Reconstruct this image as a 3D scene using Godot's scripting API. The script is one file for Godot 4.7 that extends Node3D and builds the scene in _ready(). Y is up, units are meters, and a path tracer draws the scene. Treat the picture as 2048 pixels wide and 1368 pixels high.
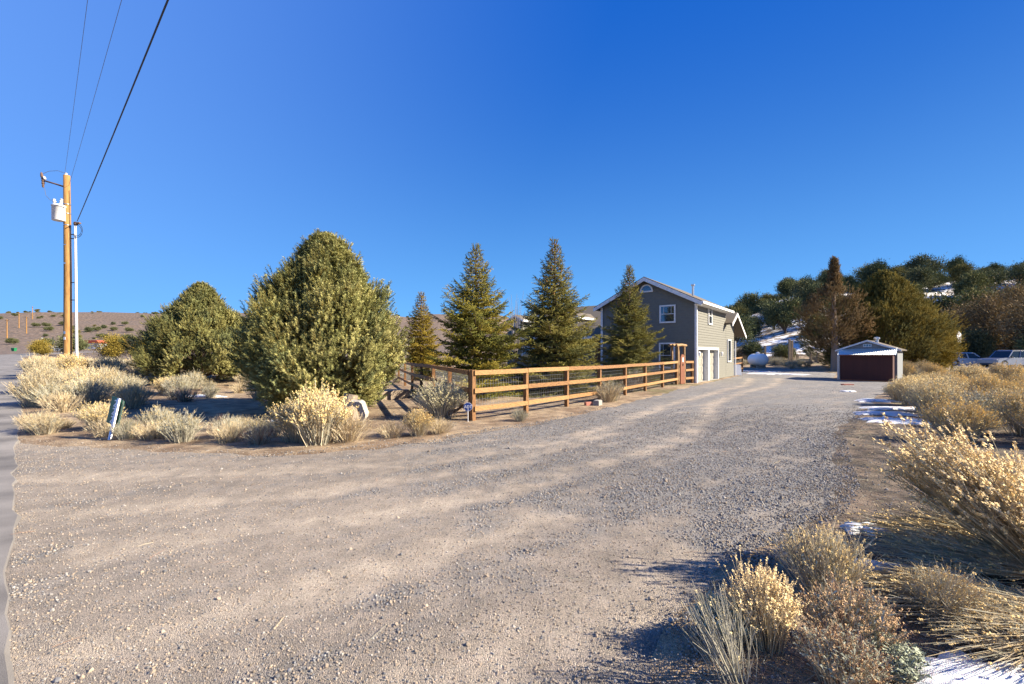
extends Node3D
# A gravel drive at a country road: fence, spruces, grey house, shed and juniper hill under a clear winter sky.
# Plan coordinates: x to the east, d metres ahead of the camera (world z = -d), h height.

var rng := RandomNumberGenerator.new()
var hills_noise := FastNoiseLite.new()
var fine_noise := FastNoiseLite.new()
var M := {}
var used_names := {}
var drive_poly := PackedVector2Array()
const SIDE := Vector2(0.6, 0.8)      # along the garage side wall, away from the camera
const GABLE := Vector2(0.8, -0.6)    # along the garage gable wall
const HOUSE := Vector2(6.18, 31.75)

# ------------------------------------------------------------------ geometry helpers
class Geo:
	var v := PackedVector3Array()
	var c := PackedColorArray()
	var uv := PackedVector2Array()
	var uv2 := PackedVector2Array()
	func tri(a: Vector3, b: Vector3, e: Vector3, col := Color.WHITE) -> void:
		v.append(a); v.append(b); v.append(e)
		c.append(col); c.append(col); c.append(col)
	func quad(a: Vector3, b: Vector3, e: Vector3, f: Vector3, col := Color.WHITE) -> void:
		tri(a, b, e, col); tri(a, e, f, col)
	func box(at: Vector3, size: Vector3, turn := Basis.IDENTITY, col := Color.WHITE) -> void:
		var k := []
		for i in 8:
			k.append(at + turn * Vector3(size.x * (0.5 if i & 1 else -0.5), size.y * (0.5 if i & 2 else -0.5), size.z * (0.5 if i & 4 else -0.5)))
		quad(k[0], k[2], k[3], k[1], col); quad(k[4], k[5], k[7], k[6], col)
		quad(k[0], k[1], k[5], k[4], col); quad(k[2], k[6], k[7], k[3], col)
		quad(k[0], k[4], k[6], k[2], col); quad(k[1], k[3], k[7], k[5], col)
	func hexa(k: Array, col := Color.WHITE) -> void:   # eight corners: four below, four above, both the same way round
		quad(k[0], k[1], k[2], k[3], col); quad(k[7], k[6], k[5], k[4], col)
		for i in 4:
			var j := (i + 1) % 4
			quad(k[i], k[i + 4], k[j + 4], k[j], col)
	func tube(pts: Array, radii: Array, sides := 3, col := Color.WHITE, caps := false) -> void:
		var before := []
		for i in pts.size():
			var p: Vector3 = pts[i]
			var dir: Vector3 = (pts[mini(i + 1, pts.size() - 1)] - pts[maxi(i - 1, 0)]).normalized()
			var side := dir.cross(Vector3.UP if absf(dir.y) < 0.9 else Vector3.RIGHT).normalized()
			var up := side.cross(dir)
			var ring := []
			for k in sides:
				var a := TAU * k / sides
				ring.append(p + (side * cos(a) + up * sin(a)) * radii[i])
			if i > 0:
				for k in sides:
					var n := (k + 1) % sides
					quad(before[k], before[n], ring[n], ring[k], col)
			if caps and (i == 0 or i == pts.size() - 1):
				for k in sides:
					tri(p, ring[k], ring[(k + 1) % sides], col)
			before = ring
	func prism(profile: PackedVector2Array, z0: float, z1: float, col := Color.WHITE) -> void:   # profile in x, y
		var n := profile.size()
		for i in n:
			var a := profile[i]
			var b := profile[(i + 1) % n]
			quad(Vector3(a.x, a.y, z0), Vector3(b.x, b.y, z0), Vector3(b.x, b.y, z1), Vector3(a.x, a.y, z1), col)
		var t := Geometry2D.triangulate_polygon(profile)
		for i in range(0, t.size(), 3):
			var p := [profile[t[i]], profile[t[i + 1]], profile[t[i + 2]]]
			for z in [z0, z1]:
				tri(Vector3(p[0].x, p[0].y, z), Vector3(p[1].x, p[1].y, z), Vector3(p[2].x, p[2].y, z), col)
	func lathe(at: Vector3, profile: Array, sides := 16, turn := Basis.IDENTITY, col := Color.WHITE) -> void:   # profile of (radius, height)
		for i in profile.size() - 1:
			for k in sides:
				var a := TAU * k / sides
				var b := TAU * (k + 1) / sides
				var p: Vector2 = profile[i]
				var q: Vector2 = profile[i + 1]
				var w := [Vector3(p.x * cos(a), p.y, p.x * sin(a)), Vector3(p.x * cos(b), p.y, p.x * sin(b)), Vector3(q.x * cos(b), q.y, q.x * sin(b)), Vector3(q.x * cos(a), q.y, q.x * sin(a))]
				quad(at + turn * w[0], at + turn * w[1], at + turn * w[2], at + turn * w[3], col)
	func mesh(mat: Material, smooth := false) -> ArrayMesh:
		var m := ArrayMesh.new()
		if smooth:
			var st := SurfaceTool.new()
			st.begin(Mesh.PRIMITIVE_TRIANGLES)
			st.set_smooth_group(0)
			for i in v.size():
				st.set_color(c[i])
				st.add_vertex(v[i])
			st.generate_normals()
			m = st.commit()
		else:
			var a := []
			a.resize(Mesh.ARRAY_MAX)
			a[Mesh.ARRAY_VERTEX] = v
			a[Mesh.ARRAY_COLOR] = c
			if uv.size(): a[Mesh.ARRAY_TEX_UV] = uv
			if uv2.size(): a[Mesh.ARRAY_TEX_UV2] = uv2
			m.add_surface_from_arrays(Mesh.PRIMITIVE_TRIANGLES, a)
		m.surface_set_material(0, mat)
		return m

func numbered(called: String) -> String:
	var n: int = used_names.get(called, 0)
	used_names[called] = n + 1
	return called if n == 0 else "%s_%03d" % [called, n]

func tag(o: Node, label: String, category: String, group := "", kind := "") -> Node:
	if label: o.set_meta("label", label)
	if category: o.set_meta("category", category)
	if group: o.set_meta("group", group)
	if kind: o.set_meta("kind", kind)
	return o

func put(called: String, mesh: Mesh, parent: Node = null) -> MeshInstance3D:
	var o := MeshInstance3D.new()
	o.mesh = mesh
	if parent == null:
		o.name = numbered(called)
		add_child(o)
	else:
		o.name = called
		parent.add_child(o, true)
	return o

func thing(called: String, at: Vector3, label: String, category: String, group := "", turn := 0.0) -> Node3D:
	var o := Node3D.new()
	o.name = numbered(called)
	add_child(o)
	o.position = at
	o.rotation.y = turn
	tag(o, label, category, group)
	return o

func P(x: float, d: float, h := 0.0) -> Vector3:
	return Vector3(x, h, -d)

func onto(x: float, d: float, h := 0.0) -> Vector3:
	return Vector3(x, ground(x, d) + h, -d)

func along(dir: Vector3, roll: float, size: Vector3) -> Basis:   # y axis turned to dir
	var y := dir.normalized()
	var x := y.cross(Vector3(0.31, 0.2, 0.93)).normalized().rotated(y, roll)
	return Basis(x * size.x, y * size.y, x.cross(y) * size.z)

func lin(r: float, g: float, b: float) -> Color:   # a linear base colour as albedo_color
	return Color(r, g, b).linear_to_srgb()

# ------------------------------------------------------------------ lie of the land
func road_edge(d: float) -> float:
	return -0.15 - 1.05 * d

func ground(x: float, d: float) -> float:
	var h := 0.0
	var west := clampf((-x - 5.0) / 10.0, 0.0, 1.0)
	h += west * 0.018 * clampf(d - 8.0, 0.0, 300.0)
	h += 0.5 * exp(-((x + 23.0) * (x + 23.0) + (d - 27.0) * (d - 27.0)) / 70.0)
	var east := clampf(x / 6.0, 0.0, 1.0)
	h += east * 0.018 * clampf(d - 32.0, 0.0, 40.0)
	var far := sqrt(x * x + d * d)
	var u := atan2(x, maxf(d, 0.01)) if d > 0.0 else (PI / 2 * signf(x))
	if far > 55.0:
		# juniper hill on the east side
		var top := 17.0 * smoothstep(0.26, 0.60, u)
		var t := smoothstep(58.0 + 27.0 * smoothstep(0.58, 0.78, u), 145.0, far + 6.0 * hills_noise.get_noise_2d(x * 0.6, d * 0.6))
		h += top * t * (1.0 + 0.10 * hills_noise.get_noise_2d(x * 1.3, d * 1.3))
		# brown range beyond
		var rise := smoothstep(260.0, 820.0, far)
		h += rise * (1.0 - smoothstep(0.3, 0.6, u)) * (66.0 * cos(u) - 4.0 + 8.0 * hills_noise.get_noise_2d(u * 160.0, 7.0) + 6.0 * hills_noise.get_noise_2d(x * 0.12, d * 0.12))
	h += 0.05 * fine_noise.get_noise_2d(x * 2.0, d * 2.0) * smoothstep(6.0, 12.0, far)
	return h

func inside_drive(x: float, d: float) -> float:   # metres inside the drive's outline, negative outside
	var p := Vector2(x, d)
	var best := 1e9
	var n := drive_poly.size()
	for i in n:
		var q := Geometry2D.get_closest_point_to_segment(p, drive_poly[i], drive_poly[(i + 1) % n])
		best = minf(best, p.distance_squared_to(q))
	return sqrt(best) * (1.0 if Geometry2D.is_point_in_polygon(p, drive_poly) else -1.0)

var tracks := [
	[Vector2(17, 33), Vector2(13, 26), Vector2(8.6, 20.3), Vector2(5.3, 16), Vector2(3.3, 12.6), Vector2(1.7, 9.8), Vector2(-0.2, 7.3), Vector2(-2.4, 5.9), Vector2(-5.4, 5.0)],
	[Vector2(19, 33), Vector2(14.6, 26), Vector2(10.4, 21), Vector2(7.2, 16.6), Vector2(5.4, 12.8), Vector2(3.9, 10.2), Vector2(1.9, 7.9), Vector2(0.4, 6.4), Vector2(-0.9, 5.4), Vector2(-3.6, 4.2)],
	[Vector2(0.9, 5.4), Vector2(-0.5, 4.3), Vector2(-1.3, 3.5), Vector2(-2.3, 2.9), Vector2(-3.4, 2.3)],
	[Vector2(2.6, 11.6), Vector2(0.9, 9.2), Vector2(-1.2, 7.7), Vector2(-4.0, 6.8), Vector2(-7.0, 6.6)],
	[Vector2(1.6, 4.0), Vector2(0.6, 3.2), Vector2(-0.4, 2.5), Vector2(-1.2, 2.0)],
]
func track_at(x: float, d: float) -> float:   # dusty wheel tracks, 0..1
	var p := Vector2(x, d)
	var best := 0.0
	for line in tracks:
		for i in line.size() - 1:
			var a: Vector2 = line[i]
			var b: Vector2 = line[i + 1]
			if p.x < minf(a.x, b.x) - 1.0 or p.x > maxf(a.x, b.x) + 1.0 or p.y < minf(a.y, b.y) - 1.0 or p.y > maxf(a.y, b.y) + 1.0:
				continue
			var q := Geometry2D.get_closest_point_to_segment(p, a, b)
			best = maxf(best, 1.15 - p.distance_to(q) / 0.38)
	return clampf(best, 0.0, 1.0)

func gravelly(x: float, d: float) -> float:
	var s := d * 0.5 + x * 0.8 + 1.5 * fine_noise.get_noise_2d(x * 9.0, d * 9.0)
	var g := smoothstep(0.9, 4.6, s)
	var streak := fine_noise.get_noise_2d((x * 0.8 + d * 0.6) * 5.0, (x * 0.6 - d * 0.8) * 34.0)
	g = clampf(g + 0.8 * streak + 0.6 * fine_noise.get_noise_2d(x * 30.0 + 7.0, d * 30.0), 0.04, 1.0)
	return clampf(g - 0.85 * track_at(x, d) * (0.65 + 0.8 * fine_noise.get_noise_2d(x * 22.0 + 90.0, d * 22.0)), 0.03, 1.0)

# ------------------------------------------------------------------ textures and materials
func noise_tex(kind: int, freq: float, octaves: int, size: int, ramp: Array, sd := 1, normal := false, ret := FastNoiseLite.RETURN_CELL_VALUE) -> NoiseTexture2D:
	var n := FastNoiseLite.new()
	n.noise_type = kind
	n.frequency = freq
	n.seed = sd
	n.fractal_type = FastNoiseLite.FRACTAL_FBM if octaves > 1 else FastNoiseLite.FRACTAL_NONE
	n.fractal_octaves = octaves
	n.cellular_return_type = ret
	var t := NoiseTexture2D.new()
	t.width = size
	t.height = size
	t.seamless = true
	t.noise = n
	if normal:
		t.as_normal_map = true
		t.bump_strength = 6.0
	elif ramp.size():
		var g := Gradient.new()
		g.offsets = PackedFloat32Array(ramp.map(func(r): return r[0]))
		g.colors = PackedColorArray(ramp.map(func(r): return r[1]))
		t.color_ramp = g
	return t

func mat(called: String, color: Color, rough := 0.9, metal := 0.0) -> StandardMaterial3D:
	var m := StandardMaterial3D.new()
	m.resource_name = called
	m.albedo_color = color
	m.roughness = rough
	m.metallic = metal
	M[called] = m
	return m

func grained(called: String, color: Color, tex: Texture2D, scale: Vector3, rough := 0.85, bump := 0.0, world := false) -> StandardMaterial3D:
	var m := mat(called, color, rough)
	m.albedo_texture = tex
	m.uv1_triplanar = true
	m.uv1_world_triplanar = world
	m.uv1_scale = scale
	if bump != 0.0:
		m.heightmap_enabled = true
		m.heightmap_texture = tex
		m.heightmap_scale = bump
	return m

func vertex_mat(called: String, rough := 0.9) -> StandardMaterial3D:
	var m := mat(called, Color.WHITE, rough)
	m.vertex_color_use_as_albedo = true
	return m

func grey(a: float) -> Color:
	return Color(a, a, a)

func make_materials() -> void:
	var cell := FastNoiseLite.TYPE_CELLULAR
	var smooth := FastNoiseLite.TYPE_SIMPLEX_SMOOTH
	M["grit"] = noise_tex(cell, 0.055, 1, 1024, [[0.0, grey(0.70)], [0.35, grey(0.85)], [0.7, Color(0.95, 0.935, 0.915)], [1.0, grey(1.0)]], 3)
	M["grit_height"] = noise_tex(cell, 0.055, 1, 1024, [[0.0, grey(1.0)], [1.0, grey(0.0)]], 3, false, FastNoiseLite.RETURN_DISTANCE)
	M["wood_tex"] = noise_tex(smooth, 0.02, 4, 512, [[0.0, grey(0.4)], [0.35, grey(0.72)], [0.5, grey(0.9)], [1.0, grey(1.0)]], 5)
	M["blotch"] = noise_tex(smooth, 0.012, 5, 512, [[0.0, grey(0.62)], [0.5, grey(0.85)], [1.0, grey(1.0)]], 8)
	M["paint_tex"] = noise_tex(smooth, 0.02, 4, 256, [[0.0, grey(0.9)], [0.5, grey(0.96)], [1.0, grey(1.0)]], 18)
	M["speck"] = noise_tex(smooth, 0.09, 4, 512, [[0.0, grey(0.6)], [0.5, grey(0.85)], [1.0, grey(1.0)]], 9)
	# far hills: brown-pink soil with grey-green scrub
	M["scrub_tex"] = noise_tex(smooth, 0.03, 6, 1024, [[0.0, lin(0.06, 0.055, 0.04)], [0.36, lin(0.11, 0.085, 0.062)], [0.47, lin(0.21, 0.14, 0.10)], [0.6, lin(0.26, 0.18, 0.132)], [0.75, lin(0.31, 0.235, 0.17)], [1.0, lin(0.20, 0.17, 0.11)]], 11)
	M["snow_tex"] = noise_tex(smooth, 0.018, 6, 1024, [[0.0, lin(0.13, 0.095, 0.065)], [0.40, lin(0.22, 0.165, 0.115)], [0.475, lin(0.27, 0.21, 0.15)], [0.495, lin(0.78, 0.79, 0.82)], [1.0, lin(0.86, 0.87, 0.9)]], 15)
	M["asphalt_tex"] = noise_tex(smooth, 0.2, 3, 512, [[0.0, grey(0.55)], [0.5, grey(0.85)], [1.0, grey(1.0)]], 21)
	vertex_mat("plant")
	vertex_mat("bark", 0.95)
	var needles := vertex_mat("needles", 0.9)
	needles.metallic_specular = 0.2
	needles.backlight_enabled = true
	needles.backlight = Color(0.35, 0.35, 0.2)
	vertex_mat("stone", 0.9)
	grained("rail_wood", lin(0.40, 0.205, 0.07), M.wood_tex, Vector3(0.5, 7, 7), 0.75, 0.25)
	grained("rail_wood_pale", lin(0.46, 0.26, 0.10), M.wood_tex, Vector3(0.7, 9, 9), 0.8, 0.3)
	grained("rail_wood_brown", lin(0.32, 0.16, 0.058), M.wood_tex, Vector3(0.4, 6, 6), 0.8, 0.3)
	grained("post_wood", lin(0.29, 0.14, 0.05), M.wood_tex, Vector3(7, 0.5, 7), 0.8, 0.25)
	grained("gate_wood", lin(0.24, 0.075, 0.028), M.wood_tex, Vector3(6, 0.5, 6), 0.7, 0.2)
	grained("log_wood", lin(0.40, 0.24, 0.11), M.wood_tex, Vector3(5, 0.6, 5), 0.8, 0.3)
	grained("pole_wood", lin(0.42, 0.22, 0.065), M.wood_tex, Vector3(3.5, 0.12, 3.5), 0.85, 0.5)
	grained("old_wood", lin(0.33, 0.26, 0.19), M.wood_tex, Vector3(5, 0.6, 5), 0.9, 0.3)
	grained("stump_wood", lin(0.50, 0.45, 0.38), M.wood_tex, Vector3(4, 1.2, 4), 0.9, 0.5)
	mat("wire", lin(0.35, 0.36, 0.37), 0.45, 0.8)
	grained("siding", lin(0.165, 0.162, 0.136), M.paint_tex, Vector3(0.5, 1.5, 0.5), 0.7)
	grained("trim_white", lin(0.78, 0.78, 0.77), M.paint_tex, Vector3(0.8, 0.8, 0.8), 0.6)
	grained("door_cream", lin(0.33, 0.315, 0.265), M.paint_tex, Vector3(0.6, 0.6, 0.6), 0.6)
	grained("shingle", lin(0.18, 0.15, 0.115), M.speck, Vector3(0.9, 0.9, 0.9), 0.95, 0.6)
	grained("concrete", lin(0.42, 0.40, 0.37), M.speck, Vector3(1, 1, 1), 0.95)
	var glass := mat("glass", lin(0.10, 0.13, 0.16), 0.04, 0.75)
	glass.metallic_specular = 0.8
	grained("shed_red", lin(0.085, 0.024, 0.02), M.wood_tex, Vector3(0.5, 6, 6), 0.8, 0.25)
	grained("shed_trim", lin(0.36, 0.11, 0.035), M.wood_tex, Vector3(0.5, 6, 6), 0.8)
	mat("shed_grey", lin(0.17, 0.185, 0.20), 0.8)
	mat("shed_white", lin(0.55, 0.57, 0.60), 0.7)
	mat("metal_roof", lin(0.62, 0.68, 0.68), 0.38, 0.55)
	mat("galvanised", lin(0.62, 0.63, 0.64), 0.3, 0.9)
	mat("steel_paint", lin(0.66, 0.67, 0.68), 0.5)
	mat("rusty", lin(0.13, 0.075, 0.05), 0.8)
	mat("porcelain", lin(0.62, 0.60, 0.57), 0.3)
	mat("cable_black", lin(0.015, 0.015, 0.018), 0.6)
	mat("cable_grey", lin(0.16, 0.17, 0.19), 0.5, 0.5)
	mat("sign_green", lin(0.004, 0.10, 0.055), 0.4)
	mat("sign_blue", lin(0.008, 0.05, 0.28), 0.4)
	mat("sign_white", lin(0.75, 0.76, 0.78), 0.5)
	mat("tank_white", lin(0.76, 0.76, 0.74), 0.4)
	mat("black_steel", lin(0.02, 0.02, 0.025), 0.5)
	mat("car_silver", lin(0.17, 0.205, 0.27), 0.28, 0.6).clearcoat_enabled = true
	mat("car_white", lin(0.40, 0.43, 0.47), 0.3, 0.1).clearcoat_enabled = true
	mat("car_glass", lin(0.03, 0.04, 0.05), 0.05, 0.5)
	mat("tyre", lin(0.018, 0.018, 0.018), 0.9)
	mat("rim_metal", lin(0.45, 0.46, 0.48), 0.3, 0.9)
	mat("tail_red", lin(0.38, 0.01, 0.012), 0.25)
	mat("roof_red", lin(0.38, 0.07, 0.04), 0.8)
	mat("bin_green", lin(0.01, 0.16, 0.06), 0.5)
	mat("brick_red", lin(0.42, 0.17, 0.12), 0.9)
	var snow := grained("snow", lin(0.84, 0.86, 0.90), M.speck, Vector3(2.5, 2.5, 2.5), 0.75, 1.0)
	snow.subsurf_scatter_enabled = true
	snow.subsurf_scatter_strength = 0.15
	var road := grained("asphalt", lin(0.36, 0.335, 0.31), M.asphalt_tex, Vector3(1.4, 1.4, 1.4), 0.85, 0.3, true)
	road.detail_enabled = true
	road.detail_blend_mode = BaseMaterial3D.BLEND_MODE_MUL
	road.detail_albedo = M.blotch
	road.detail_uv_layer = BaseMaterial3D.DETAIL_UV_2
	road.uv2_triplanar = true
	road.uv2_world_triplanar = true
	road.uv2_scale = Vector3(0.11, 0.11, 0.11)
	var far := mat("far_soil", lin(0.9, 0.9, 0.9), 1.0)
	far.albedo_texture = M.scrub_tex
	far.uv1_triplanar = true
	far.uv1_world_triplanar = true
	far.uv1_scale = Vector3(0.012, 0.012, 0.012)
	far.detail_enabled = true
	far.detail_blend_mode = BaseMaterial3D.BLEND_MODE_MUL
	far.detail_albedo = M.speck
	far.detail_uv_layer = BaseMaterial3D.DETAIL_UV_2
	far.uv2_triplanar = true
	far.uv2_world_triplanar = true
	far.uv2_scale = Vector3(0.07, 0.07, 0.07)
	var slope := mat("snowy_soil", Color.WHITE, 0.95)
	slope.albedo_texture = M.snow_tex
	slope.uv1_triplanar = true
	slope.uv1_world_triplanar = true
	slope.uv1_scale = Vector3(0.03, 0.03, 0.03)
	for called in ["drive", "soil"]:
		var m := mat(called, Color.WHITE, 0.95)
		m.albedo_texture = M.grit
		m.heightmap_enabled = true
		m.heightmap_texture = M.grit_height
		m.heightmap_scale = 0.9
		m.detail_enabled = true
		m.detail_blend_mode = BaseMaterial3D.BLEND_MODE_MUL
		m.detail_uv_layer = BaseMaterial3D.DETAIL_UV_2
		m.detail_albedo = drive_map() if called == "drive" else soil_map()

const DRIVE_BOX := Rect2(-12, -3, 44, 56)
const SOIL_BOX := Rect2(-34, -6, 84, 68)

func drive_map() -> ImageTexture:
	var w := 1024
	var h := 1304
	var im := Image.create(w, h, false, Image.FORMAT_RGB8)
	var dirt := Vector3(0.345, 0.295, 0.242)
	var dust := Vector3(0.465, 0.395, 0.315)
	var stone := Vector3(0.235, 0.23, 0.226)
	for j in h:
		var d := DRIVE_BOX.position.y + DRIVE_BOX.size.y * (j + 0.5) / h
		for i in w:
			var x := DRIVE_BOX.position.x + DRIVE_BOX.size.x * (i + 0.5) / w
			if x < road_edge(d) - 1.0 or x > d * 0.9 + 5.0:
				continue
			var g := gravelly(x, d)
			var t := track_at(x, d)
			var k := dirt.lerp(dust, clampf(1.3 * t - 0.3 + 0.9 * fine_noise.get_noise_2d(x * 12.0 + 40.0, d * 12.0) + 0.7 * fine_noise.get_noise_2d(x * 45.0, d * 45.0 + 11.0), 0.0, 1.0)).lerp(stone, g)
			k *= 1.0 + 0.28 * fine_noise.get_noise_2d(x * 60.0, d * 60.0) + 0.2 * fine_noise.get_noise_2d(x * 5.0 - 60.0, d * 5.0)
			im.set_pixel(i, j, Color(k.x, k.y, k.z).linear_to_srgb())
	return ImageTexture.create_from_image(im)

func soil_map() -> ImageTexture:
	var w := 1024
	var h := 832
	var im := Image.create(w, h, false, Image.FORMAT_RGB8)
	for j in h:
		var d := SOIL_BOX.position.y + SOIL_BOX.size.y * (j + 0.5) / h
		for i in w:
			var x := SOIL_BOX.position.x + SOIL_BOX.size.x * (i + 0.5) / w
			var a := fine_noise.get_noise_2d(x * 8.0, d * 8.0)
			var b := fine_noise.get_noise_2d(x * 40.0 + 30.0, d * 40.0)
			var k := Vector3(0.25, 0.17, 0.105).lerp(Vector3(0.40, 0.305, 0.20), clampf(0.5 + 1.2 * a + 0.9 * b, 0.0, 1.0))
			var moss := smoothstep(0.12, 0.3, fine_noise.get_noise_2d(x * 6.0 + 200.0, d * 6.0)) * smoothstep(3.0, 5.0, x)
			k = k.lerp(Vector3(0.14, 0.135, 0.05), 0.7 * moss)
			var verge := smoothstep(2.2, 3.2, x) * smoothstep(15.0, 11.5, d)
			k = k.lerp(Vector3(0.125, 0.092, 0.066) * (1.0 + 1.1 * b + 0.8 * fine_noise.get_noise_2d(x * 18.0, d * 18.0)), 0.85 * verge)
			k *= 1.0 + 0.35 * b
			im.set_pixel(i, j, Color(k.x, k.y, k.z).linear_to_srgb())
	return ImageTexture.create_from_image(im)

# ------------------------------------------------------------------ setting
func sky_panorama() -> ImageTexture:
	var w := 2048
	var h := 1024
	var px := PackedFloat32Array()
	px.resize(w * h * 3)
	var sun := Vector3(cos(SUN_UP) * cos(SUN_TURN), sin(SUN_UP), -cos(SUN_UP) * sin(SUN_TURN))
	var zenith := Vector3(0.0006, 0.037, 0.20)
	var low := Vector3(0.075, 0.215, 0.40)
	var pale := Vector3(0.065, 0.140, 0.345)
	for j in h:
		var up := PI / 2 - PI * (j + 0.5) / h
		for i in w:
			var az := TAU * ((i + 0.5) / w - 0.5)
			var dir := Vector3(cos(up) * sin(az), sin(up), -cos(up) * cos(az))
			var k: Vector3
			if up < 0.0:
				k = Vector3(0.16, 0.13, 0.10)
			else:
				var f := pow(1.0 - sin(up), 3.3)
				k = zenith.lerp(low, f)
				var c := dir.dot(sun)
				# Rayleigh scattering is weakest square to the sun
				k = k.lerp(pale + low * 0.35 * f, (0.85 if c > 0.0 else 0.5) * maxf(0.0, c * c - 0.05))
			# short contrail high over the road
			var off := Vector2(az + 0.3893 + (up - 0.512) * 0.11, up - 0.512)
			k = k.lerp(Vector3(0.22, 0.26, 0.33), 0.22 * smoothstep(0.0035, 0.0, absf(off.x)) * smoothstep(0.013, 0.004, absf(off.y)))
			var at := (j * w + i) * 3
			px[at] = k.x; px[at + 1] = k.y; px[at + 2] = k.z
	return ImageTexture.create_from_image(Image.create_from_data(w, h, false, Image.FORMAT_RGBF, px.to_byte_array()))

const SUN_UP := 0.54
const SUN_TURN := -0.10   # measured from east towards the view direction

func grid_lines(a: float, b: float, step: float, lo: float, hi: float, grow: float) -> PackedFloat32Array:
	var out := PackedFloat32Array()
	var x := a
	while x <= b + 0.001:
		out.append(x)
		x += step
	var s := step
	x = out[out.size() - 1]
	while x < hi:
		s *= grow
		x += s
		out.append(x)
	s = step
	x = a
	while x > lo:
		s *= grow
		x -= s
		out.insert(0, x)
	return out

func make_ground() -> void:
	var xs := grid_lines(SOIL_BOX.position.x, SOIL_BOX.end.x, 0.4, -1500, 1500, 1.09)
	var ds := grid_lines(SOIL_BOX.position.y, SOIL_BOX.end.y, 0.4, -60, 1600, 1.09)
	var hh := []
	for d in ds:
		var row := PackedFloat32Array()
		for x in xs:
			var y := ground(x, d)
			if x > -13.0 and x < 33.0 and d > -4.0 and d < 54.0:
				y -= 0.09 * smoothstep(0.0, 0.7, inside_drive(x, d))
			var off := (road_edge(d) - x) * 0.69
			if d < 62.0:
				y -= 0.10 * smoothstep(0.05, 0.5, off) * smoothstep(7.4, 6.8, off)
			row.append(y)
		hh.append(row)
	var near := Geo.new()
	var far := Geo.new()
	var slope := Geo.new()
	for j in ds.size() - 1:
		for i in xs.size() - 1:
			var k := [Vector2i(i, j), Vector2i(i + 1, j), Vector2i(i + 1, j + 1), Vector2i(i, j + 1)]
			var p := k.map(func(q): return Vector3(xs[q.x], hh[q.y][q.x], -ds[q.y]))
			var mid := Vector2((xs[i] + xs[i + 1]) / 2, (ds[j] + ds[j + 1]) / 2)
			if SOIL_BOX.has_point(mid):
				near.quad(p[0], p[3], p[2], p[1])
				for q in [0, 3, 2, 0, 2, 1]:
					near.uv.append(Vector2(p[q].x, p[q].z) / 0.55)
					near.uv2.append(Vector2((p[q].x - SOIL_BOX.position.x) / SOIL_BOX.size.x, (-p[q].z - SOIL_BOX.position.y) / SOIL_BOX.size.y))
			elif mid.x > 8.0 and mid.y > 0.0 and mid.length() < 420.0 and mid.x > mid.y * 0.2:
				slope.quad(p[0], p[3], p[2], p[1])
			else:
				far.quad(p[0], p[3], p[2], p[1])
	tag(put("ground", near.mesh(M.soil)), "brown bare soil and litter around the drive", "ground", "", "structure")
	tag(put("hills", far.mesh(M.far_soil)), "brown scrub hills and plain beyond the road", "hills", "", "structure")
	tag(put("hillside", slope.mesh(M.snowy_soil)), "snow-patched slope of the juniper hill", "hillside", "", "structure")

func make_drive() -> void:
	var g := Geo.new()
	var step := 0.25
	var nx := int(DRIVE_BOX.size.x / step)
	var nd := int(DRIVE_BOX.size.y / step)
	var depth := []
	for j in nd + 1:
		var row := PackedFloat32Array()
		for i in nx + 1:
			var x := DRIVE_BOX.position.x + i * step
			var d := DRIVE_BOX.position.y + j * step
			var e := -9.0
			if x > road_edge(d) - 1.0 and x < d * 0.9 + 6.0:
				e = inside_drive(x, d) + 0.35 * fine_noise.get_noise_2d(x * 14.0, d * 14.0)
			row.append(e)
		depth.append(row)
	for j in nd:
		for i in nx:
			if maxf(maxf(depth[j][i], depth[j][i + 1]), maxf(depth[j + 1][i], depth[j + 1][i + 1])) < -0.1:
				continue
			var p := []
			for k in [[i, j], [i, j + 1], [i + 1, j + 1], [i + 1, j]]:
				var x: float = DRIVE_BOX.position.x + k[0] * step
				var d: float = DRIVE_BOX.position.y + k[1] * step
				var e: float = depth[k[1]][k[0]]
				p.append(Vector3(x, ground(x, d) + lerpf(-0.09, 0.0, smoothstep(-0.3, 0.5, e)) - 0.018 * track_at(x, d), -d))
			g.quad(p[0], p[1], p[2], p[3])
			for q in [0, 1, 2, 0, 2, 3]:
				g.uv.append(Vector2(p[q].x, p[q].z) / 0.42)
				g.uv2.append(Vector2((p[q].x - DRIVE_BOX.position.x) / DRIVE_BOX.size.x, (-p[q].z - DRIVE_BOX.position.y) / DRIVE_BOX.size.y))
	tag(put("driveway", g.mesh(M.drive)), "tan dirt and grey gravel drive with dusty wheel tracks", "driveway", "", "structure")

func make_road() -> void:
	var g := Geo.new()
	var at := Vector2(road_edge(-12.0), -12.0)
	var dir := Vector2(-0.724, 0.69)
	var before := []
	for k in 210:
		var side := Vector2(-dir.y, dir.x)      # to the west
		var wob := 0.08 * fine_noise.get_noise_2d(k * 1.6, 3.0) + 0.05 * fine_noise.get_noise_2d(k * 8.0, 33.0)
		var ring := []
		for t in [wob - 0.04, wob, 1.6, 3.4, 5.2, 6.9, 7.05]:
			var q: Vector2 = at + side * t
			var h := ground(q.x, q.y) + (0.012 if t > wob - 0.02 and t < 7.0 else -0.03)
			ring.append(P(q.x, q.y, h + 0.06 * maxf(0.0, 1.0 - pow((t - 3.4) / 3.4, 2.0))))
		if before.size():
			for i in 6:
				g.quad(before[i], before[i + 1], ring[i + 1], ring[i])
		before = ring
		var s := 0.3 if k < 120 else 3.0
		if k > 148: dir = dir.rotated(-0.014)
		at += dir * s
	tag(put("road", g.mesh(M.asphalt)), "weathered grey asphalt country road", "road", "", "structure")

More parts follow.
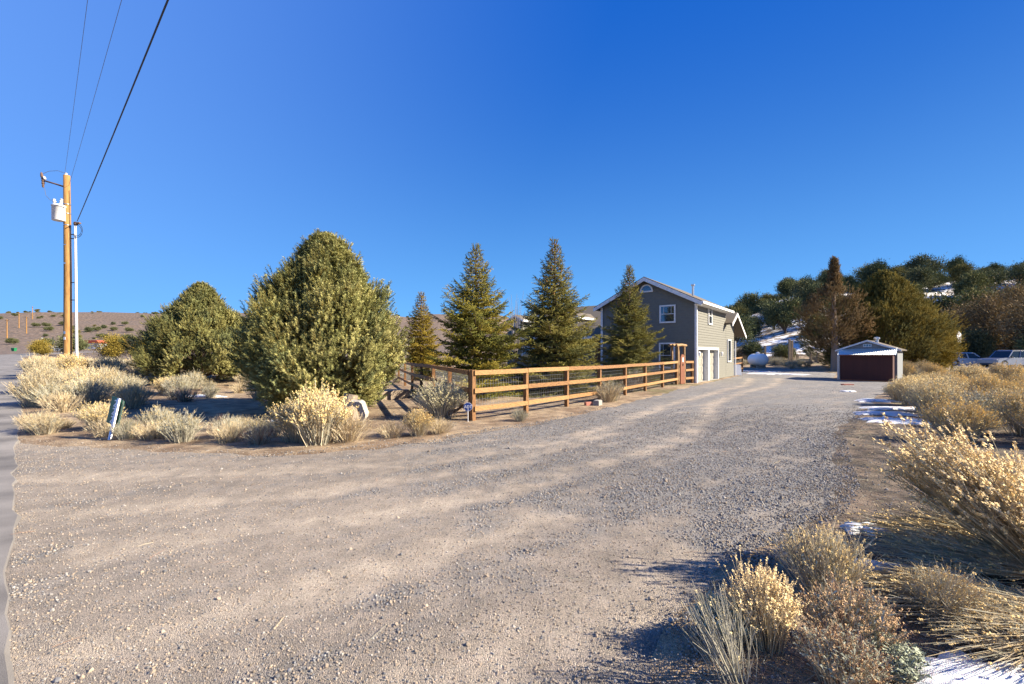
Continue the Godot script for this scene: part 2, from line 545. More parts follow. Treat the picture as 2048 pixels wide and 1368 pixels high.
func make_stones() -> void:
	rng.seed = 71
	var g := Geo.new()
	var f := (1.0 + sqrt(5.0)) / 2.0
	var k := [Vector3(-1, f, 0), Vector3(1, f, 0), Vector3(-1, -f, 0), Vector3(1, -f, 0), Vector3(0, -1, f), Vector3(0, 1, f), Vector3(0, -1, -f), Vector3(0, 1, -f), Vector3(f, 0, -1), Vector3(f, 0, 1), Vector3(-f, 0, -1), Vector3(-f, 0, 1)]
	for i in 12:
		k[i] = k[i].normalized() * rng.randf_range(0.75, 1.2) * Vector3(1.1, 0.72, 0.9)
	for t in [[0, 11, 5], [0, 5, 1], [0, 1, 7], [0, 7, 10], [0, 10, 11], [1, 5, 9], [5, 11, 4], [11, 10, 2], [10, 7, 6], [7, 1, 8], [3, 9, 4], [3, 4, 2], [3, 2, 6], [3, 6, 8], [3, 8, 9], [4, 9, 5], [2, 4, 11], [6, 2, 10], [8, 6, 7], [9, 8, 1]]:
		g.tri(k[t[0]], k[t[1]], k[t[2]])
	var places := []
	var tints := []
	var palette := [Color(0.16, 0.16, 0.165), Color(0.20, 0.195, 0.19), Color(0.11, 0.11, 0.115), Color(0.24, 0.225, 0.21), Color(0.23, 0.185, 0.14), Color(0.19, 0.155, 0.12), Color(0.30, 0.28, 0.255), Color(0.26, 0.21, 0.16)]
	for n in 300000:
		var d := 2.1 + 15.0 * pow(rng.randf(), 1.35)
		var wide := d * 1.12
		var x := rng.randf_range(-wide, minf(wide, d * 0.95 + 1.0))
		# candidates thin out with distance by themselves; the rest is the gravel's own patchiness
		if x < road_edge(d) - (0.7 if rng.randf() < 0.25 else -0.05) or (not Geometry2D.is_point_in_polygon(Vector2(x, d), drive_poly) and rng.randf() > 0.10):
			continue
		var gr := gravelly(x, d)
		if rng.randf() > (0.2 + 0.8 * gr * gr) * (1.0 - smoothstep(9.0, 17.0, d)):
			continue
		var r := rng.randf_range(0.0042, 0.0115) * (1.0 + 0.03 * d) * lerpf(0.7, 1.0, gr)
		if rng.randf() < 0.016: r *= rng.randf_range(1.4, 2.3)
		var b := Basis.from_euler(Vector3(rng.randf() * 0.7, rng.randf() * TAU, rng.randf() * 0.7)).scaled(Vector3(r, r, r) * rng.randf_range(0.85, 1.2))
		places.append(Transform3D(b, onto(x, d, r * 0.25 - 0.018 * track_at(x, d))))
		var c: Color = palette[rng.randi() % palette.size()]
		if rng.randf() < 0.4 * (1.0 - gr): c = Color(0.29, 0.235, 0.18)
		c *= rng.randf_range(0.75, 1.25)
		c.a = 1.0
		tints.append(c)
	scatter("gravel", g.mesh(M.stone), places, tints, null, "loose grey and tan pebbles strewn over the drive", "gravel")

func scatter(called: String, mesh: Mesh, places: Array, tints: Array, parent: Node, label := "", category := "") -> MultiMeshInstance3D:
	var mm := MultiMesh.new()
	mm.transform_format = MultiMesh.TRANSFORM_3D
	mm.use_colors = true
	mm.mesh = mesh
	mm.instance_count = places.size()
	for i in places.size():
		mm.set_instance_transform(i, places[i])
		mm.set_instance_color(i, tints[i])
	var o := MultiMeshInstance3D.new()
	o.multimesh = mm
	if parent:
		o.name = called
		parent.add_child(o, true)
		o.set_meta("kind", "stuff")
	else:
		o.name = numbered(called)
		add_child(o)
		tag(o, label, category, "", "stuff")
	return o

func make_snow() -> void:
	# outline centre x, d, half lengths, turn; label
	var list := [
		[2.45, 2.5, 0.42, 0.2, 0.08, "large bright snow patch under the bent brush in the near corner"],
		[3.48, 4.62, 0.21, 0.13, 0.2, "small snow lump at the gravel edge by the leaning rabbitbrush"],
		[3.05, 3.75, 0.35, 0.10, -0.3, "thin icy snow strip hidden among the bent straw stems"],
		[10.1, 12.3, 1.05, 0.6, 0.1, "widest snow patch on the mossy verge beside the drive"],
		[11.0, 13.7, 0.85, 0.45, 0.0, "snow patch just behind the widest one on the verge"],
		[12.4, 15.0, 1.0, 0.45, 0.1, "long snow patch reaching under the yellow rabbitbrush on the verge"],
		[13.6, 17.4, 0.8, 0.5, 0.1, "snow tongue at the verge in front of the shed"],
		[15.6, 21.6, 0.35, 0.2, 0.0, "tiny snow spot on the gravel near the shed"],
		[21.2, 38.2, 2.1, 1.0, -0.5, "broad shaded snow sheet between house and shed"],
		[20.6, 42.5, 2.6, 0.7, -0.6, "sunlit snow strip across the gravel behind the house"],
		[26.6, 25.6, 1.2, 0.5, 0.1, "snow patch between brush clumps in front of the parked vehicles"],
		[-5.1, 18.3, 1.3, 0.35, 0.5, "snow bank lying along the side fence by the big pine"],
		[-5.4, 20.6, 1.4, 0.5, 0.3, "snow strip on the ground behind the side fence"],
		[-11.6, 17.6, 0.8, 0.25, 0.0, "faint snow streak in the shade between the two pines"],
		[-5.9, 12.0, 0.5, 0.12, 0.1, "snow sliver in the shade under the big round pine"],
	]
	rng.seed = 5
	for s in list:
		var g := Geo.new()
		var n := 64
		var rings := 6
		var grid := []
		var off := rng.randf() * 100.0
		for r in rings + 1:
			var row := []
			var f := float(r) / rings
			for k in n:
				var a := TAU * k / n
				var edge := 1.0 + 0.8 * fine_noise.get_noise_2d(cos(a) * 26.0 + off, sin(a) * 26.0) + 0.4 * fine_noise.get_noise_2d(cos(a) * 90.0 + off, sin(a) * 90.0 + 50.0)
				var q := Vector2(cos(a) * s[2], sin(a) * s[3]) * f * edge
				q = q.rotated(s[4])
				var hgt := 0.05 * (1.0 - pow(f, 3.0)) + 0.025 * fine_noise.get_noise_2d((q.x + off) * 45.0, q.y * 45.0) * (1.0 - f)
				row.append(P(q.x, q.y, ground(s[0] + q.x, s[1] + q.y) - ground(s[0], s[1]) + hgt + 0.012 - 0.05 * smoothstep(0.85, 1.0, f)))
			grid.append(row)
		for r in rings:
			for k in n:
				var m := (k + 1) % n
				g.quad(grid[r][k], grid[r][m], grid[r + 1][m], grid[r + 1][k])
		var o := put("snow_patch", g.mesh(M.snow, true))
		o.position = onto(s[0], s[1])
		tag(o, s[5], "snow", "melting snow patches", "stuff")

# ------------------------------------------------------------------ plants
func brush(sd: int, stems: int, tall: float, spread: float, lean: Vector3, thick: float, colors: Array, heads: Color, head_size: float, head_tris: int, leafy := 0.0, leaf := Color.WHITE, forks := 3, spiky := 2.6) -> Array:
	rng.seed = sd
	var g := Geo.new()
	var f := Geo.new()
	for n in stems:
		var a := rng.randf() * TAU
		var out := sqrt(rng.randf()) * spread
		var dir := Vector3(cos(a), 0, sin(a))
		var p0 := dir * out * 0.55 * rng.randf()
		var hgt := tall * (1.0 - 0.4 * pow(out / spread, 2.0)) * rng.randf_range(0.7, 1.08)
		var tip := dir * out + Vector3(0, hgt, 0) + lean * hgt * rng.randf_range(0.75, 1.25) + Vector3(rng.randf_range(-0.05, 0.05), 0, rng.randf_range(-0.05, 0.05)) * tall
		tip.y = maxf(tip.y, 0.04)
		var p1 := p0.lerp(tip, 0.5) + Vector3(0, hgt * 0.06, 0) + Vector3(rng.randf_range(-0.04, 0.04), 0, rng.randf_range(-0.04, 0.04)) * tall
		var col: Color = colors[rng.randi() % colors.size()] * rng.randf_range(0.75, 1.2)
		g.tube([p0, p1, tip], [thick * 1.7, thick * 1.1, thick * 0.6], 3, col)
		var ends := [tip]
		for t in rng.randi_range(forks - 1, forks + 1):
			var at := p1.lerp(tip, rng.randf_range(0.0, 0.85))
			var end := at + ((tip - p0).normalized() + Vector3(rng.randf_range(-0.6, 0.6), rng.randf_range(-0.1, 0.5), rng.randf_range(-0.6, 0.6))) * tall * rng.randf_range(0.1, 0.24)
			end.y = maxf(end.y, 0.03)
			g.tube([at, end], [thick * 0.8, thick * 0.5], 3, col)
			ends.append(end)
		if leafy > 0.0:
			for t in int(leafy):
				var e: Vector3 = ends[rng.randi() % ends.size()]
				var at := p1.lerp(e, rng.randf_range(0.2, 1.0))
				var w := Vector3(rng.randf_range(-1, 1), rng.randf_range(-0.2, 1), rng.randf_range(-1, 1)).normalized()
				var s := rng.randf_range(0.5, 1.2) * 0.035 * maxf(1.0, thick / 0.004)
				var lc := leaf * rng.randf_range(0.7, 1.25)
				g.tri(at, at + w * s + Vector3(s * 0.25, 0, 0), at + w * s - Vector3(0, s * 0.1, s * 0.3), lc)
		for e in ends:
			if heads.a < rng.randf():
				continue
			var axis: Vector3 = (e - p1).normalized()
			var hc := heads * rng.randf_range(0.75, 1.2)
			for t in head_tris:
				var at: Vector3 = e + axis * head_size * rng.randf_range(-spiky, 0.6) + Vector3(rng.randf_range(-1, 1), rng.randf_range(-1, 1), rng.randf_range(-1, 1)) * head_size * 0.6
				var r := head_size * rng.randf_range(0.45, 0.95)
				var q := Vector3(rng.randf_range(-1, 1), rng.randf_range(-1, 1), rng.randf_range(-1, 1)).normalized()
				var w := q.cross(Vector3(0.3, 0.8, 0.5)).normalized()
				f.tri(at + q * r, at - q * r * 0.5 + w * r * 0.8, at - q * r * 0.5 - w * r * 0.8, hc)
	return [g.mesh(M.plant), f.mesh(M.plant) if f.v.size() else null]

func shrub(called: String, kinds: Array, at: Vector3, size: float, turn: float, label: String, category: String, group: String) -> Node3D:
	var o := thing(called, at, label, category, group, turn)
	o.scale = Vector3(size, size * rng.randf_range(0.85, 1.15), size)
	put("stems", kinds[0], o)
	if kinds[1]: put("seed_heads", kinds[1], o)
	return o

const STRAW := [Color(0.55, 0.44, 0.27), Color(0.45, 0.355, 0.215), Color(0.38, 0.31, 0.21), Color(0.60, 0.51, 0.35)]
const GREYISH := [Color(0.43, 0.40, 0.31), Color(0.35, 0.33, 0.245), Color(0.50, 0.47, 0.375), Color(0.29, 0.27, 0.195)]
const RUSTY := [Color(0.24, 0.14, 0.095), Color(0.30, 0.19, 0.13), Color(0.19, 0.12, 0.085)]

func make_brush() -> void:
	var gold := Color(0.74, 0.56, 0.24, 0.9)
	var kinds := {"rabbit": [], "sage": [], "grass": [], "twig": []}
	for k in 4:
		kinds.rabbit.append(brush(100 + k, 260, 0.9, 0.55, Vector3.ZERO, 0.0036, STRAW + GREYISH, gold, 0.021, 5, 2.0, Color(0.42, 0.38, 0.22), 4))
		kinds.sage.append(brush(200 + k, 200, 0.72, 0.55, Vector3.ZERO, 0.004, GREYISH, Color(0.45, 0.34, 0.15, 0.25), 0.02, 4, 9.0, Color(0.42, 0.41, 0.29)))
	kinds["pale"] = []
	for k in 4:
		kinds.pale.append(brush(120 + k, 240, 0.8, 0.55, Vector3.ZERO, 0.0034, GREYISH + STRAW, Color(0.56, 0.43, 0.21, 0.45), 0.017, 4, 4.0, Color(0.40, 0.37, 0.25), 4))
	for k in 3:
		kinds.grass.append(brush(300 + k, 190, 0.5, 0.46, Vector3.ZERO, 0.003, STRAW, Color(0.5, 0.36, 0.16, 0.12), 0.014, 4))
		kinds.twig.append(brush(400 + k, 170, 0.6, 0.5, Vector3.ZERO, 0.0036, RUSTY + GREYISH, Color(0.4, 0.2, 0.1, 0.1), 0.014, 3))
	# brush between the road and the pines
	rng.seed = 900
	var n := 0
	var tries := 0
	var taken := []
	while n < 210 and tries < 9000:
		tries += 1
		var d := rng.randf_range(9.6, 42.0)
		var x := road_edge(d) + 0.5 + absf(rng.randfn(0.0, 1.0)) * (1.9 + 0.24 * d)
		if x > -4.2 - 0.32 * (d - 9.0) and d > 9.0 and x > -5.0: continue
		if x > -0.5: continue
		var p := Vector2(x, d)
		var r := p.distance_to(Vector2(-5.6, 14.0))
		if r < 3.0 or p.distance_to(Vector2(-15.2, 22.5)) < 2.6: continue
		if x > -11.0 and d > 11.0 and d < 16.5 and x < -5.0: continue      # open shaded soil
		if inside_drive(x, d) > -0.25: continue
		var ok := true
		for q in taken:
			if p.distance_to(q) < 0.42 + 0.012 * d: ok = false
		if not ok: continue
		taken.append(p)
		n += 1
		var near_road := x - road_edge(d) < 4.5
		var kind := "rabbit" if rng.randf() < (0.45 if near_road else 0.25) else ("sage" if rng.randf() < 0.5 else ("grass" if rng.randf() < 0.7 else "twig"))
		var size := rng.randf_range(0.75, 1.2) * (1.08 if near_road and d > 12.0 else 0.85)
		if d < 11.5: size *= 0.62
		var drawn: String = "pale" if kind == "rabbit" and rng.randf() < 0.8 else kind
		var k: Array = kinds[drawn][rng.randi() % kinds[drawn].size()]
		plant_one(kind, k, p, size, "between the asphalt road and the two pines", "brush clumps between road and pines")
	# band along the fence and the drive's edge
	for s in [[-8.6, 9.9, "grass", 0.9], [-7.5, 9.6, "grass", 0.8], [-6.6, 9.3, "sage", 0.8], [-5.6, 9.2, "grass", 0.85], [-4.9, 9.0, "twig", 0.7], [-4.3, 9.3, "rabbit", 1.0], [-3.75, 9.0, "rabbit", 1.05], [-3.3, 9.3, "grass", 1.2], [-2.5, 9.7, "grass", 0.75], [-2.0, 9.9, "rabbit", 0.6], [-1.6, 10.2, "grass", 0.75], [0.2, 12.3, "sage", 0.5], [3.5, 17.2, "grass", 1.25], [3.75, 17.5, "sage", 1.0], [-9.4, 10.6, "rabbit", 0.8], [-7.9, 10.4, "sage", 0.7], [-10.6, 10.4, "grass", 0.9]]:
		plant_one(s[2], kinds[s[2]][rng.randi() % kinds[s[2]].size()], Vector2(s[0], s[1]), s[3], "along the gravel edge by the fence and pine", "brush clumps edging the drive")
	# brush field on the east side
	rng.seed = 901
	n = 0
	tries = 0
	taken = []
	while n < 190 and tries < 9000:
		tries += 1
		var d := 8.6 + 38.0 * pow(rng.randf(), 1.5)
		var x := d * rng.randf_range(0.80, 1.22) + 0.2
		if d > 27.0: x = d * rng.randf_range(0.84, 1.22)
		if d > 33.0 and x > d * 0.93: continue
		var p := Vector2(x, d)
		if inside_drive(x, d) > -0.5 - (0.9 if d < 16.0 else 0.0): continue
		if d < 12.2 and x < d * 0.95: continue
		if p.distance_to(Vector2(25.0, 31.5)) < 4.2: continue
		var ok := true
		for q in taken:
			if p.distance_to(q) < 0.75 + 0.022 * d: ok = false
		if not ok: continue
		taken.append(p)
		n += 1
		var kind := "rabbit" if rng.randf() < 0.78 else ("sage" if rng.randf() < 0.5 else "twig")
		plant_one(kind, kinds[kind][rng.randi() % kinds[kind].size()], p, rng.randf_range(0.6, 1.15) * (1.0 + 0.004 * d), "in the golden brush field beyond the gravel verge", "brush clumps in the golden field")
	# behind the house and on the foot of the hill
	for k in 60:
		var d := rng.randf_range(46.0, 66.0)
		var x := d * rng.randf_range(0.47, 0.80)
		if d < 53.0 and x < 0.56 * d: continue
		plant_one("sage" if k % 3 else "twig", kinds["sage" if k % 3 else "twig"][k % 3], Vector2(x, d), rng.randf_range(0.9, 1.5), "at the foot of the snowy hill behind the tank", "scrub at the foot of the hill")
	for q in [[6.3, 23.4, 1.5, "tall bare reddish shrub inside the fence by the garage spruce"], [5.5, 21.9, 1.2, "low bare reddish shrub inside the fence before the garage spruce"], [8.6, 26.6, 1.3, "bare reddish shrub between gate and garage window"]]:
		shrub("bare_shrub", kinds.twig[int(q[2] * 10) % 3], onto(q[0], q[1]), q[2], q[0], q[3], "shrub", "bare shrubs inside the fence")
	make_foreground_brush()
	make_gnarled_sage()

func beside(p: Vector2, where: String) -> String:
	var side := p.x - road_edge(p.y)
	if p.x < -0.5 and p.y > 9.4 and where.begins_with("between"):
		var row := "in the front row" if p.y < 12.5 else ("before the lone pine" if p.y < 19.0 else ("level with the lone pine" if p.y < 26.0 else ("around the utility pole" if p.y < 33.0 else "past the utility pole")))
		return ("touching the asphalt, " if side < 1.6 else ("a step from the asphalt, " if side < 4.0 else ("well in from the asphalt, " if side < 8.0 else "far from the asphalt, "))) + row
	if where.begins_with("in the golden"):
		var row := "facing the snow patches" if p.y < 14.0 else ("level with the snow tongue" if p.y < 19.0 else ("before the shed line" if p.y < 26.0 else ("beside the shed" if p.y < 32.0 else "near the basketball post")))
		var u := p.x / p.y
		return ("on the verge, " if u < 0.9 else ("inside the field, " if u < 1.03 else "deep in the field, ")) + row
	if where.begins_with("at the foot"):
		var v := p.x / p.y
		return "below the snowy hill, " + ("near the propane tank" if v < 0.56 else ("near the weathered posts" if v < 0.62 else ("near the brown conifer" if v < 0.7 else "behind the huge juniper"))) + (", front rank" if p.y < 53.0 else (", middle rank" if p.y < 60.0 else ", back rank"))
	return where

func sized(v: float, a: float, b: float) -> String:
	return "small" if v < a else ("medium" if v < b else "large")

func plant_one(kind: String, k: Array, p: Vector2, size: float, where: String, group: String) -> void:
	var names := {"rabbit": "rabbitbrush", "sage": "sagebrush", "grass": "grass_tuft", "twig": "bare_shrub"}
	var looks := {"rabbit": "golden-headed rabbitbrush ", "sage": "grey-green sagebrush clump ", "grass": "pale dry grass tuft ", "twig": "bare reddish twiggy shrub "}
	shrub(names[kind], k, onto(p.x, p.y, -0.03), size, rng.randf() * TAU, (sized(size, 0.75, 1.0) + " " + looks[kind] + beside(p, where)), "shrub", group)

func make_foreground_brush() -> void:
	var gold := Color(0.78, 0.60, 0.31, 0.8)
	rng.seed = 33
	# stems bent over to the west by old snow
	var a := brush(501, 560, 0.86, 0.30, Vector3(-0.95, 0, 0.05), 0.0023, STRAW + GREYISH, gold, 0.0115, 16, 0.0, Color.WHITE, 2, 4.5)
	var b := brush(502, 300, 0.52, 0.28, Vector3(-0.15, 0, 0.1), 0.0017, GREYISH + STRAW, Color(0.64, 0.47, 0.2, 0.4), 0.007, 9, 1.0, Color(0.40, 0.39, 0.27), 3, 3.0)
	var c := brush(503, 230, 0.44, 0.2, Vector3(-0.12, 0, 0), 0.0017, STRAW, gold, 0.0075, 10, 0.0, Color.WHITE, 3, 4.0)
	var e := brush(504, 90, 0.5, 0.22, Vector3(-0.35, 0, 0), 0.0016, GREYISH, Color(0.6, 0.48, 0.25, 0.1), 0.007, 6, 0.0, Color.WHITE, 1)
	var f := brush(505, 430, 0.62, 0.3, Vector3(-1.9, -0.62, 0.15), 0.0024, GREYISH + STRAW, Color(0.64, 0.46, 0.2, 0.25), 0.009, 12, 0.0, Color.WHITE, 2, 4.0)
	var h := brush(506, 260, 0.36, 0.26, Vector3.ZERO, 0.0018, RUSTY + STRAW + GREYISH, Color(0.46, 0.30, 0.16, 0.5), 0.008, 8, 4.0, Color(0.36, 0.36, 0.25), 3, 4.0)
	var i := brush(507, 190, 0.2, 0.2, Vector3.ZERO, 0.0015, GREYISH, Color(0.4, 0.3, 0.1, 0.0), 0.01, 1, 14.0, Color(0.28, 0.31, 0.22))
	var g := "foreground brush bent by snow"
	shrub("rabbitbrush", a, onto(4.2, 3.65), 1.28, 0.0, "largest golden rabbitbrush leaning over the gravel in the near corner", "shrub", g)
	shrub("rabbitbrush", a, onto(5.3, 4.5), 1.0, 0.25, "golden rabbitbrush behind the largest leaning one at the picture edge", "shrub", g)
	shrub("rabbitbrush", b, onto(2.25, 3.35), 1.05, 0.3, "grey-stemmed rabbitbrush with few heads beside the small snow lump", "shrub", g)
	shrub("rabbitbrush", c, onto(1.52, 2.78), 1.0, 0.2, "small upright yellow rabbitbrush at the near gravel edge", "shrub", g)
	shrub("grass_tuft", e, onto(1.2, 2.5), 0.95, 0.1, "wispy pale grass tuft leaning over the near gravel", "shrub", g)
	shrub("rabbitbrush", f, onto(3.7, 3.1), 1.0, 0.0, "flattened straw stems sprawling over the near snow patch", "shrub", g)
	shrub("rabbitbrush", f, onto(4.3, 3.6), 1.1, -0.25, "flattened straw stems below the largest leaning rabbitbrush", "shrub", g)
	shrub("rabbitbrush", f, onto(3.45, 2.85), 0.85, 0.2, "lowest flattened straw stems beside the large snow patch", "shrub", g)
	shrub("rabbitbrush", f, onto(4.75, 4.15), 1.25, -0.1, "flattened straw stems farthest back under the leaning rabbitbrush", "shrub", g)
	shrub("rabbitbrush", f, onto(3.55, 3.4), 0.95, 0.1, "flattened straw stems nearest the thin icy snow strip", "shrub", g)
	shrub("rabbitbrush", a, onto(4.3, 3.1), 0.72, -0.3, "smaller golden rabbitbrush leaning low before the largest one", "shrub", g)
	shrub("bare_shrub", h, onto(1.98, 2.72), 1.0, 0.0, "rusty seeded low shrub between yellow rabbitbrush and snow", "shrub", g)
	shrub("bare_shrub", h, onto(1.72, 2.42), 0.8, 1.0, "rusty seeded low shrub at the bottom picture edge", "shrub", g)
	shrub("sagebrush", i, onto(1.3, 2.85), 1.0, 0.0, "low dusty-green sage mat behind the wispy grass", "shrub", g)
	shrub("sagebrush", i, onto(2.02, 2.55), 1.1, 2.0, "low dusty-green sage mat below the rusty shrub", "shrub", g)
	shrub("rabbitbrush", b, onto(2.75, 3.0), 0.7, 1.9, "low tangled brush between the snow strip and rusty shrub", "shrub", g)
	# loose straw litter
	var st := Geo.new()
	st.tube([Vector3(-0.5, 0, 0), Vector3(0.05, 0.03, 0.04), Vector3(0.5, 0, 0)], [0.014, 0.012, 0.006], 3)
	var places := []
	var tints := []
	for n in 15000:
		var d := 2.2 + 14.0 * pow(rng.randf(), 1.2)
		var x := rng.randf_range(-d * 1.12, d * 1.12)
		if n % 2: x = d * rng.randf_range(0.4, 1.14)
		var e2 := inside_drive(x, d)
		if x < road_edge(d) + 0.1: continue
		if e2 > 0.0 and rng.randf() > 0.035: continue
		var s := rng.randf_range(0.05, 0.2)
		places.append(Transform3D(Basis.from_euler(Vector3(0, rng.randf() * TAU, rng.randf_range(-0.15, 0.15))).scaled(Vector3(s, s, s)), onto(x, d, 0.012)))
		var col: Color = (STRAW + GREYISH + RUSTY + RUSTY)[rng.randi() % 14] * rng.randf_range(0.5, 1.1)
		col.a = 1.0
		tints.append(col)
	scatter("straw_litter", st.mesh(M.plant), places, tints, null, "dry straw and twig litter lying on the soil", "litter")

func make_gnarled_sage() -> void:
	rng.seed = 61
	var o := thing("sagebrush", onto(-1.95, 12.7), "gnarled old sagebrush with dark twisted limbs at the fence corner", "shrub")
	var limbs := Geo.new()
	for k in 9:
		var a := rng.randf_range(0.1, PI - 0.1)
		var pts := [Vector3(rng.randf_range(-0.1, 0.1), 0, rng.randf_range(-0.1, 0.1))]
		for j in 5:
			var f := (j + 1) / 5.0
			pts.append(Vector3(cos(a) * f * 0.75 + rng.randf_range(-0.08, 0.08), sin(a) * f * 0.95 + rng.randf_range(-0.07, 0.07), rng.randf_range(-0.25, 0.25) * f))
		limbs.tube(pts, [0.05, 0.042, 0.034, 0.026, 0.018, 0.01], 6, Color(0.10, 0.075, 0.06) * rng.randf_range(0.8, 1.5))
	put("limbs", limbs.mesh(M.bark), o)
	var f := brush(62, 330, 1.0, 0.75, Vector3.ZERO, 0.004, GREYISH, Color(0.42, 0.37, 0.2, 0.8), 0.02, 5, 7.0, Color(0.34, 0.33, 0.235))
	put("twigs", f[0], o)
	put("leaf_tips", f[1], o)

func shoot(needle_count: int, length: float, radius: float, width: float, forward: float, sd: int) -> ArrayMesh:   # a twig set about with needles
	rng.seed = sd
	var g := Geo.new()
	g.tube([Vector3.ZERO, Vector3(0, length * 0.9, 0)], [width * 0.8, width * 0.4], 3, Color(0.5, 0.32, 0.2))
	for k in needle_count:
		var t := (k + rng.randf()) / needle_count
		var a := rng.randf() * TAU
		var dir := Vector3(cos(a), forward * rng.randf_range(0.6, 1.3), sin(a)).normalized()
		var at := Vector3(0, length * (0.1 + 0.85 * t), 0)
		var side := dir.cross(Vector3.UP).normalized() * width
		var tip := at + dir * radius * rng.randf_range(0.8, 1.15)
		g.tri(at - side, at + side, tip, Color.WHITE * rng.randf_range(0.8, 1.1))
	return g.mesh(M.needles)

func pinyon(at: Vector3, tall: float, wide: float, profile: Array, tips: int, label: String, sd: int, tones: Array, shoots_each := 62, clump := 0.25, called := "pinyon_pine", group := "round young pines by the road", zoom := 1.2, foot := 0.3, bark := Color(0.14, 0.10, 0.075)) -> void:
	var twig := shoot(34, 0.19, 0.062, 0.005, 1.0, sd)
	rng.seed = sd + 1
	var o := thing(called, at, label, "tree", group)
	var trunk := Geo.new()
	trunk.tube([Vector3(0, -0.1, 0), Vector3(0.03, tall * 0.3, 0.02), Vector3(-0.02, tall * 0.6, 0), Vector3(0, tall * 0.92, 0)], [0.03 * tall, 0.023 * tall, 0.014 * tall, 0.02], 9, bark)
	put("trunk", trunk.mesh(M.bark), o)
	var limbs := Geo.new()
	var places := []
	var tints := []
	for n in tips:
		var t := pow(rng.randf(), 0.85)
		var r := 0.0
		for k in profile.size() - 1:
			if t >= profile[k][0] and t <= profile[k + 1][0]:
				r = lerpf(profile[k][1], profile[k + 1][1], (t - profile[k][0]) / (profile[k + 1][0] - profile[k][0]))
		var a := rng.randf() * TAU
		var bulge := 1.0 + 0.5 * fine_noise.get_noise_3d(cos(a) * 42.0 + sd, t * 75.0, sin(a) * 42.0)
		var deep := 1.0 if n % 3 else rng.randf_range(0.5, 0.82)
		var rad := r * wide * 0.5 * bulge * deep * rng.randf_range(0.9, 1.04)
		var y := foot + t * (tall - foot)
		var c := Vector3(cos(a) * rad, y, sin(a) * rad)
		var out := Vector3(cos(a), 0.0, sin(a))
		var axis := (out * (1.0 - 0.75 * t) + Vector3(0, 0.55 + 0.8 * t, 0)).normalized()
		if n % 3 == 0:
			limbs.tube([Vector3(0, maxf(0.2, y - 0.5 * rad - 0.1), 0), c * 0.5 + Vector3(0, maxf(0.2, y - 0.35 * rad) * 0.5, 0), c], [0.03, 0.02, 0.008], 4, bark)
		var tone: Color = tones[rng.randi() % tones.size()] * rng.randf_range(0.72, 1.28)
		var room := clump * (0.22 + 0.95 * sqrt(maxf(r, 0.02))) * rng.randf_range(0.8, 1.2)
		for k in shoots_each:
			var q := Vector3(rng.randfn(0, 0.5), rng.randfn(0, 0.5), rng.randfn(0, 0.5))
			if q.length() > 1.2: q = q.normalized() * 1.2
			var p := c + q * room + axis * q.y * room * 0.5
			if p.y < 0.12: p.y = 0.12 + rng.randf() * 0.15
			var dir := (axis * 1.15 + q * 0.75 + Vector3(rng.randf_range(-0.3, 0.3), rng.randf_range(-0.1, 0.4), rng.randf_range(-0.3, 0.3))).normalized()
			var s := zoom * rng.randf_range(0.75, 1.25)
			places.append(Transform3D(along(dir, rng.randf() * TAU, Vector3(s, s, s)), p))
			var col := tone * rng.randf_range(0.85, 1.15)
			col.a = 1.0
			tints.append(col)
	put("limbs", limbs.mesh(M.bark), o)
	scatter("crown", twig, places, tints, o)

